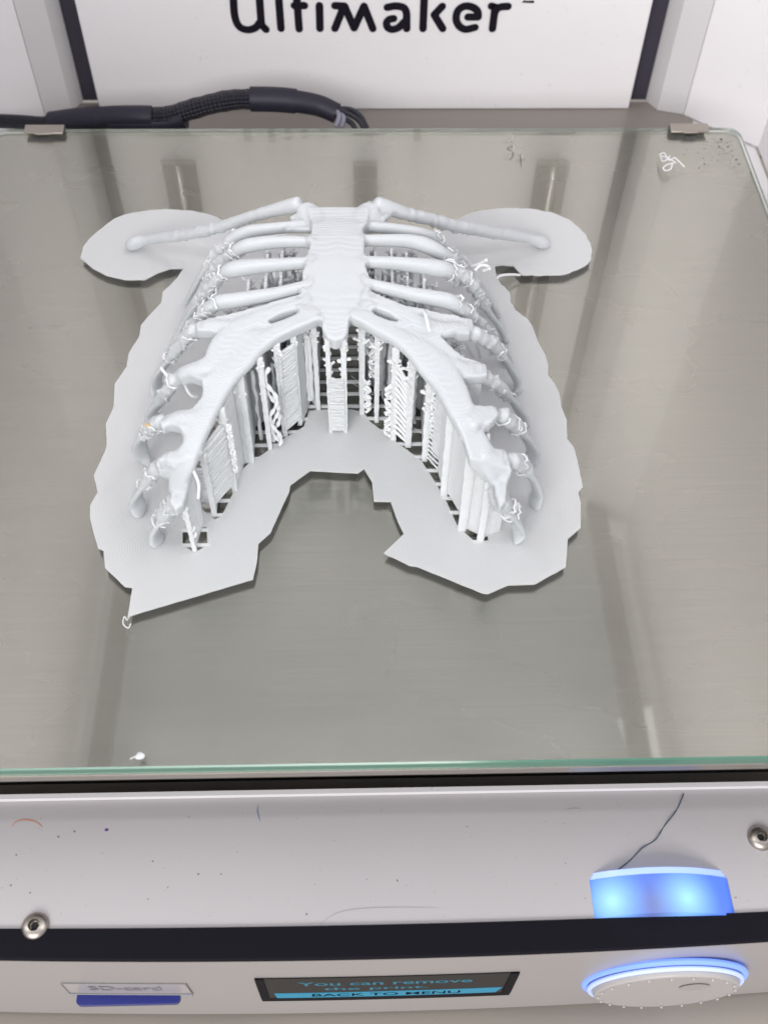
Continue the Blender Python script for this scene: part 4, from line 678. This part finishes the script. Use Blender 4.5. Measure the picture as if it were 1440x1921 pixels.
lv = np.zeros(len(ev.loops), int); ev.loops.foreach_get('vertex_index', lv)
ls = np.zeros(nf, int); lt = np.zeros(nf, int); ev.polygons.foreach_get('loop_start', ls); ev.polygons.foreach_get('loop_total', lt)
assert (lt == 4).all()
quads = lv.reshape(-1, 4)
vn = np.zeros(nv*3); ev.vertices.foreach_get('normal', vn); vn = vn.reshape(-1, 3)
print('shell', nv, nf)
J = np.array(jobs); ctr = co[quads].mean(1); lab = np.zeros(nf, int)
for s in range(0, nf, 20000):
    d = np.linalg.norm(ctr[s:s+20000, None, :]-J[None, :, 1:4], axis=2)-J[None, :, 4]*0.8
    lab[s:s+20000] = J[d.argmin(1), 0].astype(int)
offs = np.array(RC.location)
sidew = {'left': 'left', 'right': 'right'}
nrib = {'left': 0, 'right': 0}
for pi, (name, side) in enumerate(parts):
    q = quads[lab == pi]
    if len(q) == 0: continue
    u, inv = np.unique(q, return_inverse=True); inv = inv.reshape(q.shape)
    m = bpy.data.meshes.new(name); m.from_pydata((co[u]*SC-offs).tolist(), [], inv.tolist()); m.update()
    m.polygons.foreach_set('use_smooth', [True]*len(m.polygons)); m.normals_split_custom_set_from_vertices(vn[u].tolist())
    m.materials.append(M_pla)
    o = bpy.data.objects.new(name, m); COL.objects.link(o); o.parent = RC
# brim with its opening
from math import hypot
def distpoly(pts, poly):
    P = np.array(pts)[:, None, :]; A = np.array(poly)[None]; B = np.roll(np.array(poly), -1, 0)[None]
    AB = B-A; t = np.clip(((P-A)*AB).sum(2)/(AB*AB).sum(2), 0, 1); return np.sqrt((((A+AB*t[..., None])-P)**2).sum(2)).min(1)
mb = MB()
BR = []
for (xa, ya), (xb, yb) in zip(BRIM, BRIM[1:]+BRIM[:1]):
    L_ = hypot(xb-xa, yb-ya); n_ = max(1, int(L_/1.3)); am = 0.20 if (xa > 36 and ya > 20) else 0.05
    for k_ in range(n_): BR.append((xa+(xb-xa)*k_/n_+random.uniform(-am, am), ya+(yb-ya)*k_/n_+random.uniform(-am, am)))
mb.prism(BR, 0.0, 0.4, holes=HOLES)
br = mk('brim', mb, M_brim, RC, smooth=False)
bm = bmesh.new(); bm.from_mesh(br.data)
bmesh.ops.delete(bm, geom=[f for f in bm.faces if all(abs(v.co.z*1000) < 0.02 for v in f.verts)], context='FACES_ONLY')   # the sheet is open where it is pressed on the glass
for it in range(5):
    ee = [e for e in bm.edges if e.calc_length() > 2.2*SC and abs(e.verts[0].co.z-e.verts[1].co.z) < 1e-5]
    if not ee: break
    bmesh.ops.subdivide_edges(bm, edges=ee, cuts=1); bmesh.ops.triangulate(bm, faces=[f for f in bm.faces if len(f.verts) > 4])
bm.to_mesh(br.data); bm.free()
n = len(br.data.vertices); c = np.zeros(n*3); br.data.vertices.foreach_get('co', c); c = c.reshape(-1, 3)+offs
dd = distpoly((c[:, :2]/SC).tolist(), BR)
at_ = br.data.attributes.new('edge_distance', 'FLOAT', 'POINT'); at_.data.foreach_set('value', dd.astype(np.float32))
print('brim', n)
# raft lines across the opening
y = -58.2
while y < 40:
    for hl in HOLES:
      xs = xline(hl, y)
      for a, b in zip(xs[::2], xs[1::2]):
        m = MB(); m.box(a-0.6, b+0.6, y-0.45, y+0.45, 0.0, 0.42); o = mk('raft_line', m, M_str, RC)
    y += 4.5

# ------------------------------------------------------------------ supports
SURF = np.array([(j[1], j[2], j[3]) for j in jobs])
def under(x, y, cap=33.0):
    """height of the underside of the shell near (x, y)"""
    d = np.hypot(SURF[:, 0]-x, SURF[:, 1]-y); i = np.argsort(d)[:6]; w = 1/(d[i]+0.3)
    return min(cap, float((SURF[i, 2]*w).sum()/w.sum())-1.2)
def postf(nm): return POST[nm]
def vert_post(x, y, z, w, dpt=0.8):
    m = MB(); n = int(z/1.1); P = []; R = []
    V = []; F = []
    for k in range(n+1):
        zz = z*k/n; j = lambda: random.uniform(-0.10, 0.10); ww = w*(1+0.25*(zz/z))
        V += [(x-ww+j(), y-dpt+j(), zz), (x+ww+j(), y-dpt+j(), zz), (x+ww+j(), y+dpt+j(), zz), (x-ww+j(), y+dpt+j(), zz)]
    for k in range(n):
        for a in range(4): F.append((4*k+a, 4*k+(a+1) % 4, 4*k+4+(a+1) % 4, 4*k+4+a))
    F += [(3, 2, 1, 0), tuple(4*n+a for a in range(4))]; m.add(V, F); return m
for nm, (x, y, z, w) in POST.items():
    z = min(z, {'s': 28.5, 't': 24.0, 'r': 31.8, 'a': 17.5}.get(nm, 33.8)); y += 0.8 if nm not in 'akl' else 0.3
    mk('support_strut', vert_post(x, y, z, w*0.82, 0.55), M_sup, RC)
# fore-and-aft support walls behind the struts
def wall(x, y0, y1, top, th=0.35, m=M_sup, jag=1.2, name='support_wall'):
    k = MB(); n = max(2, int((y1-y0)/1.2)); V = []; F = []; nz = 6
    for i in range(n+1):
        yy = y0+(y1-y0)*i/n; tz = max(1.5, top(x, yy)-random.uniform(0, jag))
        for zz in (0.0, tz):
            wv = random.uniform(-.06, .06)
            V += [(x-th+wv, yy, zz), (x+th+wv, yy, zz)]
    for i in range(n):
        b = 4*i; F += [(b, b+4, b+6, b+2), (b+1, b+3, b+7, b+5), (b+2, b+6, b+7, b+3)]
    F += [(0, 2, 3, 1), (4*n, 4*n+1, 4*n+3, 4*n+2)]
    k.add(V, F); return mk(name, k, m, RC, smooth=False)
for nm, dep in (('c', 16), ('d', 30), ('f', 36), ('g', 40), ('h', 44), ('i', 12), ('j', 40), ('m', 40), ('n', 36), ('o', 44), ('p', 40), ('q', 44), ('r', 30), ('s', 30), ('t', 14)):
    x, y, z, w = POST[nm]
    wall(x, y+3.5 if nm in 'mnopgh' else y+0.9, y+dep, lambda a, b: under(a, b, 32.5), jag=2.5)
# sheets across the lanes
def sheet(xa, ya, xb, yb, z0, z1a, z1b, th=0.3, gap=0.0, step=0.9, name='support_sheet', jag=0.6, rad=None):
    """sheet from (xa,ya) to (xb,yb); gap>0 leaves rungs with slits"""
    k = MB(); z = z0; d = Vector((xb-xa, yb-ya, 0)); L = d.length; d.normalize(); nrm = Vector((-d.y, d.x, 0))
    if gap <= 0:
        n = max(2, int(L/0.9)); V = []; F = []
        for i in range(n+1):
            f = i/n; p = Vector((xa, ya, 0))+d*L*f; zt = z1a+(z1b-z1a)*f-random.uniform(0, jag)
            off = nrm*random.uniform(-.07, .07)
            V += [p+off-nrm*th+Vector((0, 0, z0)), p+off+nrm*th+Vector((0, 0, z0)), p+off-nrm*th+Vector((0, 0, zt)), p+off+nrm*th+Vector((0, 0, zt))]
        for i in range(n):
            b = 4*i; F += [(b, b+4, b+6, b+2), (b+1, b+3, b+7, b+5), (b+2, b+6, b+7, b+3), (b, b+1, b+5, b+4)]
        F += [(0, 2, 3, 1), (4*n, 4*n+1, 4*n+3, 4*n+2)]; k.add(V, F)
    else:
        while z < min(z1a, z1b):
            h = step*random.uniform(0.62, 0.8)*(1-gap); sag = random.uniform(0.0, 0.25); P = []
            for f in (0, 0.25, 0.5, 0.75, 1):
                p = Vector((xa, ya, 0))+d*L*f+nrm*random.uniform(-.15, .15); P.append((p.x, p.y, z-sag*math.sin(math.pi*f)+random.uniform(-.08, .08)))
            k.tube(P, rad or h*0.75, 6); z += step
    return mk(name, k, M_sup, RC, smooth=(gap > 0))
def between(a, b, ya=0.9, yb=0.9, top=None, z0=0.3, **kw):
    xa, y1, za, _ = POST[a]; xb, y2, zb, _ = POST[b]
    t = top if top is not None else 33.2
    return sheet(xa, y1+ya, xb, y2+yb, z0, min(za, t), min(zb, t), **kw)
between('k', 'l', -0.1, -0.1, top=22, z0=1.4, gap=0.0, step=0.62, jag=1.6)
between('k', 'l', -0.35, -0.35, top=21, z0=1.8, gap=0.12, step=0.62)
between('h', 'i', 0.3, 0.3, top=31, z0=3.2, gap=0.10, step=1.0)
between('h', 'i', 0.9, 0.9, top=28, z0=4.0)
between('c', 'd', 0.6, 0.4, top=26.5, z0=4.4, gap=0.05, step=0.9); between('c', 'd', 1.3, 1.2, top=27, z0=8.5)
between('b', 'c', 2.5, 4.5, top=22, z0=3.2, gap=0.08, step=1.0)
between('d', 'e', 0.5, 0.8, top=30)
between('e', 'f', 0.6, 0.6, top=32)
between('r', 's', 2.2, 4.2, top=31.5, z0=2.6)
between('s', 't', 1.6, 2.2, top=24.5, z0=1.0)
x, y, z, w = POST['t']; sheet(x+0.4, y+1.6, x+5.0, y+3.5, 0.4, 22, 17)
x, y, z, w = POST['a']; sheet(x-0.3, y+0.4, x+1.3, y+8.5, 0.4, 17, 19)
x, y, z, w = POST['q']; sheet(x+1.7, y-0.6, x+3.8, y-4.5, 7.0, 32, 33); sheet(x+0.5, y+0.4, x+3.7, y-4.0, 2.0, 30, 30, gap=0.12, step=1.7, rad=0.3); sheet(x+3.4, y-4, x+4.2, y-10, 2.0, 33, 33)
# rear sheets closing the lanes
for a, b, d in (('f', 'g', 13), ('g', 'h', 15), ('m', 'n', 13), ('n', 'o', 16), ('o', 'p', 17), ('p', 'q', 18)):
    between(a, b, d, d, top=31.5, z0=0.3)
x, y, z, w = POST['i']; x2, y2, z2, w2 = POST['j']
sheet(x+0.3, y+0.5, x+2.6, y+9.5, 0.4, 32, 32); sheet(x+2.6, y+9.5, x2, y2+1.0, 0.4, 32, 31)
sheet(-15.4, 24, -3.5, 24, 0.3, 32, 32)
# support wall under the right outer cartilage (flat panel between the upper tongues)
for (x0, y0_, x1, y1_, zt) in PANELS: sheet(x0, y0_, x1, y1_, 0.4, zt, zt, name='support_sheet')
for nm in 'fghmnopq':
    x, y, z, w = POST[nm]
    for dy in (9, 18, 27):
        zt = random.uniform(22, 31); m = MB(); P = [(x+random.uniform(-.25, .25)+1.9, y+dy, zt*f) for f in np.linspace(0, 1, 14)]
        m.tube(P, [random.uniform(.3, .6) for _ in P], 6); mk('support_strand', m, M_str, RC)
# curly branches on the struts
def walk(p, d, L, r=0.45, curl=0.9, droop=0.0, step=0.55):
    P = [Vector(p)]; d = Vector(d).normalized(); ax = Vector((random.uniform(-1, 1), random.uniform(-.4, .4), random.uniform(-1, 1))).normalized()
    n = int(L/step)
    for i in range(n):
        d = (Matrix.Rotation(curl*step*0.5*random.uniform(0.3, 1.5), 3, ax) @ d); d.z -= droop*step; d.normalize(); P.append(P[-1]+d*step)
    R = [r*(1+random.uniform(-.12, .12)) for _ in P]; R[-1] *= 0.7
    return [tuple(q) for q in P], R
ns = 0
def strand(p, d, L, r=0.45, curl=0.9, droop=0.0, name='stray_strand'):
    global ns; P, R = walk(p, d, L, r, curl, droop); m = MB(); m.tube(P, R, 6); mk(name, m, M_str, RC); ns += 1
def twig(a, x, z, dx, dz, L=2.6, r=0.42):
    px, py, pz, w = POST[a]; P, R = walk((px+x*0.5, py+0.4, z), (dx, random.uniform(-.3, .5), dz+random.uniform(-.3, .5)), L*random.uniform(.55, .95), r, 1.1); R = [q*random.uniform(.75, 1.3) for q in R]; m = MB(); m.tube(P, R, 7); mk('support_twig', m, M_str, RC)
for a, x, z, dx, dz in (('k', .4, 25, 1, 1), ('k', 0.5, 21.5, 1, .8), ('l', -.4, 26, -1, .8), ('l', -.3, 23, -1, 1.6), ('l', -1.2, 21.6, .5, 1.6), ('k', -.4, 30, -1, 1), ('k', -.5, 27, -1, .8), ('l', .5, 30, 1, .5), ('l', .4, 27, 1, .3),
                        ('m', .3, 27, 1, .6), ('m', .2, 30, 1, 1.2), ('m', -.4, 31, -1, .8), ('m', -.5, 28, -1, .6), ('n', .4, 27, 1.5, 1), ('n', .3, 29.5, 1.5, .1), ('n', .2, 31.5, 1.5, -.2), ('n', -.3, 28, -1, .2),
                        ('o', .5, 26, 1, 1.4), ('o', .6, 28, .8, 1), ('o', -.4, 29, -1, .5), ('p', -.4, 26, -1, 1.6), ('p', -.4, 23, -1, 1.8), ('p', -.5, 29, -1, .7), ('p', .5, 25, .8, 1.2), ('q', -.4, 19, -1, 1.6), ('q', -.4, 22, -1, 1.6), ('q', -.4, 25, -.8, 1.5),
                        ('h', -.5, 26, -.8, .6), ('h', -.4, 28.5, -1, .8), ('g', .4, 24, .8, .3), ('i', -.4, 29, -1, .4), ('a', 0.4, 6, 1.2, .8), ('a', .4, 8, 1, 1)):
    twig(a, x, z, dx, dz, random.uniform(2.2, 3.6))
for nm, (x, y, z, w) in POST.items():
    if nm in 'rst': continue
    m = MB()
    for _ in range(6):
        zz = min(z, 33)-random.expovariate(1/4.0)
        if zz > 3: m.blob((x+random.choice((-1, 1))*w*random.uniform(.7, 1.2), y+random.uniform(0, .8), zz), (random.uniform(.3, .6), .4, random.uniform(.35, .8)), .25)
    mk('support_knobs', m, M_str, RC)
# ragged edge column: stacked little loops beside a strut
def loops(a, side, z0, z1, rr=1.1, depth=1.2, y_=0.6):
    px, py, pz, w = POST[a]
    for q in range(2):
        z = z0+q*0.5; P = []; ph = random.uniform(0, 6)
        while z < z1:
            P.append((px+side*(w+rr*(0.55+0.75*math.sin(z*2.6+ph+q*1.9+math.sin(z)))), py+y_+depth*0.4*math.cos(z*2.1+ph), z)); z += 0.33*random.uniform(.7, 1.3)
        m = MB(); m.tube(P, [random.uniform(.28, .5) for _ in P], 6); mk('support_loop', m, M_str, RC)
loops('m', 1, 1.5, 14); loops('o', -1, 2, 22, 1.0); loops('n', -1, 13, 27, 0.9, 2, 5); loops('m', 1, 20, 29, 0.8, 2, 4)
loops('d', 1, 8, 26, 0.6, 1, 0.2); loops('q', 1, 10, 30, 0.5, 1, 0.3)
# leaning strands between two struts
for i in range(13):
    (xa, ya, za, wa), (xb, yb, zb, wb) = POST['o'], POST['p']; z = 4.5+i*2.05
    m = MB(); P = []
    for f in (0, .2, .4, .6, .8, 1): P.append((xa+(xb-xa)*f, ya+(yb-ya)*f+0.5+random.uniform(-.15, .15), z-(z*0.16+2.2)*f**1.3+random.uniform(-.12, .12)))
    m.tube(resample(P, .6), 0.42, 6); mk('support_strand', m, M_str, RC)
# wavy strands left of centre
for k, (zt, ln) in enumerate(((30, 30), (22, 20), (12, 11))):
    (xa, ya, za, wa), (xb, yb, zb, wb) = POST['g'], POST['h']; P = []; z = zt; i = 0
    while z > max(0.4, zt-ln):
        P.append((xa+(xb-xa)*(0.5+0.32*math.sin(z*0.42+k*1.7)), ya+1.2+(k*0.7), z)); z -= 0.9
    m = MB(); m.tube(P, [0.5+0.18*math.sin(j*1.9) for j in range(len(P))], 6); mk('support_strand', m, M_str, RC)
# supports standing up in the gaps between the sternal rib ends
for (x, y, z0, z1) in GAPS:
    for q in range(2):
        x += random.uniform(-1.1, 1.1)*q
        P = [(x+random.uniform(-.25, .25), y+random.uniform(-.25, .25), z0+(z1-z0)*f) for f in np.linspace(0, 1, 12)]
        m = MB(); m.tube(P, [0.55+random.uniform(-.12, .22) for _ in P], 6)
        for _ in range(5):
            a = random.uniform(0, 6.28); zz = z1-random.uniform(0, 7); PP, R = walk((x, y, zz), (math.cos(a), math.sin(a), random.uniform(0, 1.4)), random.uniform(1.4, 3), 0.42, 1.2); m.tube(PP, R, 6)
        mk('support_branch', m, M_str, RC)
# stray strands curled round the bone ends of the ribs
for name, side, rows in SHELL:
    if name != 'rib': continue
    P = resample(rows, 0.7); long = len(rows) > 7
    for _ in range(15 if long else 6):
        f = random.uniform(0.38, 0.68) if long else random.uniform(0.05, 0.5); i = int(f*(len(P)-2)); p = Vector(P[i][:3]); t = (Vector(P[i+1][:3])-p).normalized()
        a = t.orthogonal().normalized(); b = t.cross(a); R = P[i][3]+0.12; ph = random.uniform(0, 6.3); span = random.uniform(1.4, 3.6)
        Q = [tuple(p+(a*math.cos(ph+u*span)+b*math.sin(ph+u*span))*R*(1+random.uniform(-.12,.2))+t*u*random.uniform(-.4, 1.8)) for u in np.linspace(0, 1, 9)]
        if min(q[2] for q in Q) < 0.4: continue
        m = MB(); m.tube(Q, [random.uniform(.15, .3) for _q in Q], 6); mk('stray_strand', m, M_str, RC)
    if long:
        for _ in range(3):
            i = int(random.uniform(0.4, 0.62)*(len(P)-1)); p = P[i]; strand((p[0], p[1]-1, p[2]-0.8), (random.uniform(-.3, .3), -0.7, -0.7), random.uniform(2, 4.5), 0.38, 0.8, 0.1)
for P in STRAYS:
    m = MB(); m.tube(resample([tuple(p) for p in P], .6), 0.4, 7); mk('stray_strand', m, M_str, RC)
for P in HAIRS:
    m = MB(); m.tube([tuple(p) for p in P], 0.06, 5); mk('fine_hair', m, M_str, RC)
m = MB(); m.tube(resample([(-58.7, -79.2, .4), (-59.4, -78.4, .8), (-59.5, -80.2, .6), (-58.2, -81.2, .4), (-57.7, -80.2, .7)], .4), 0.15, 6); mk('stray_strand', m, M_str, RC)
m = MB(); m.blob((BURN[0], BURN[1], BURN[2]), (0.7, 0.6, 0.45), 0.2, 2); tag(mk('scorched_spot', m, mat('scorched_plastic', (0.62, 0.42, 0.22), 0.4), RC), 'small orange-brown scorched spot on a left rib')

# ------------------------------------------------------------------ scraps on the glass
sc = MB()
for l in SCRAP: sc.tube(resample([tuple(p[:3]) for p in l], .5), 0.22, 6)
tag(mk('plastic_scrap', sc, M_str, origin=SCRAP[0][0][:3]), 'small tangled white plastic scrap on the glass near the right clip', 'scrap')
x, y = CRUMB[0]; sc = MB(); sc.blob((x, y, 0.5), (1.0, 0.8, 0.6), 0.25, 2); sc.tube([(x-2.0, y-.5, .2), (x-1, y-.1, .4), (x, y, .5)], 0.15, 5)
tag(mk('plastic_crumb', sc, M_str, origin=(x, y, 0)), 'tiny white plastic crumb on the glass near its front edge', 'crumb')
deb = MB()
for (x, y, s) in DEBRIS: deb.blob((x, y, s*0.3), (s, s*random.uniform(.5, .9), s*0.4), 0.4)
tag(mk('corner_dirt', deb, mat('dark_dirt', (0.045, 0.042, 0.045), 0.6)), 'dark specks of dirt scattered on the back right corner of the glass', 'dirt', kind='stuff')
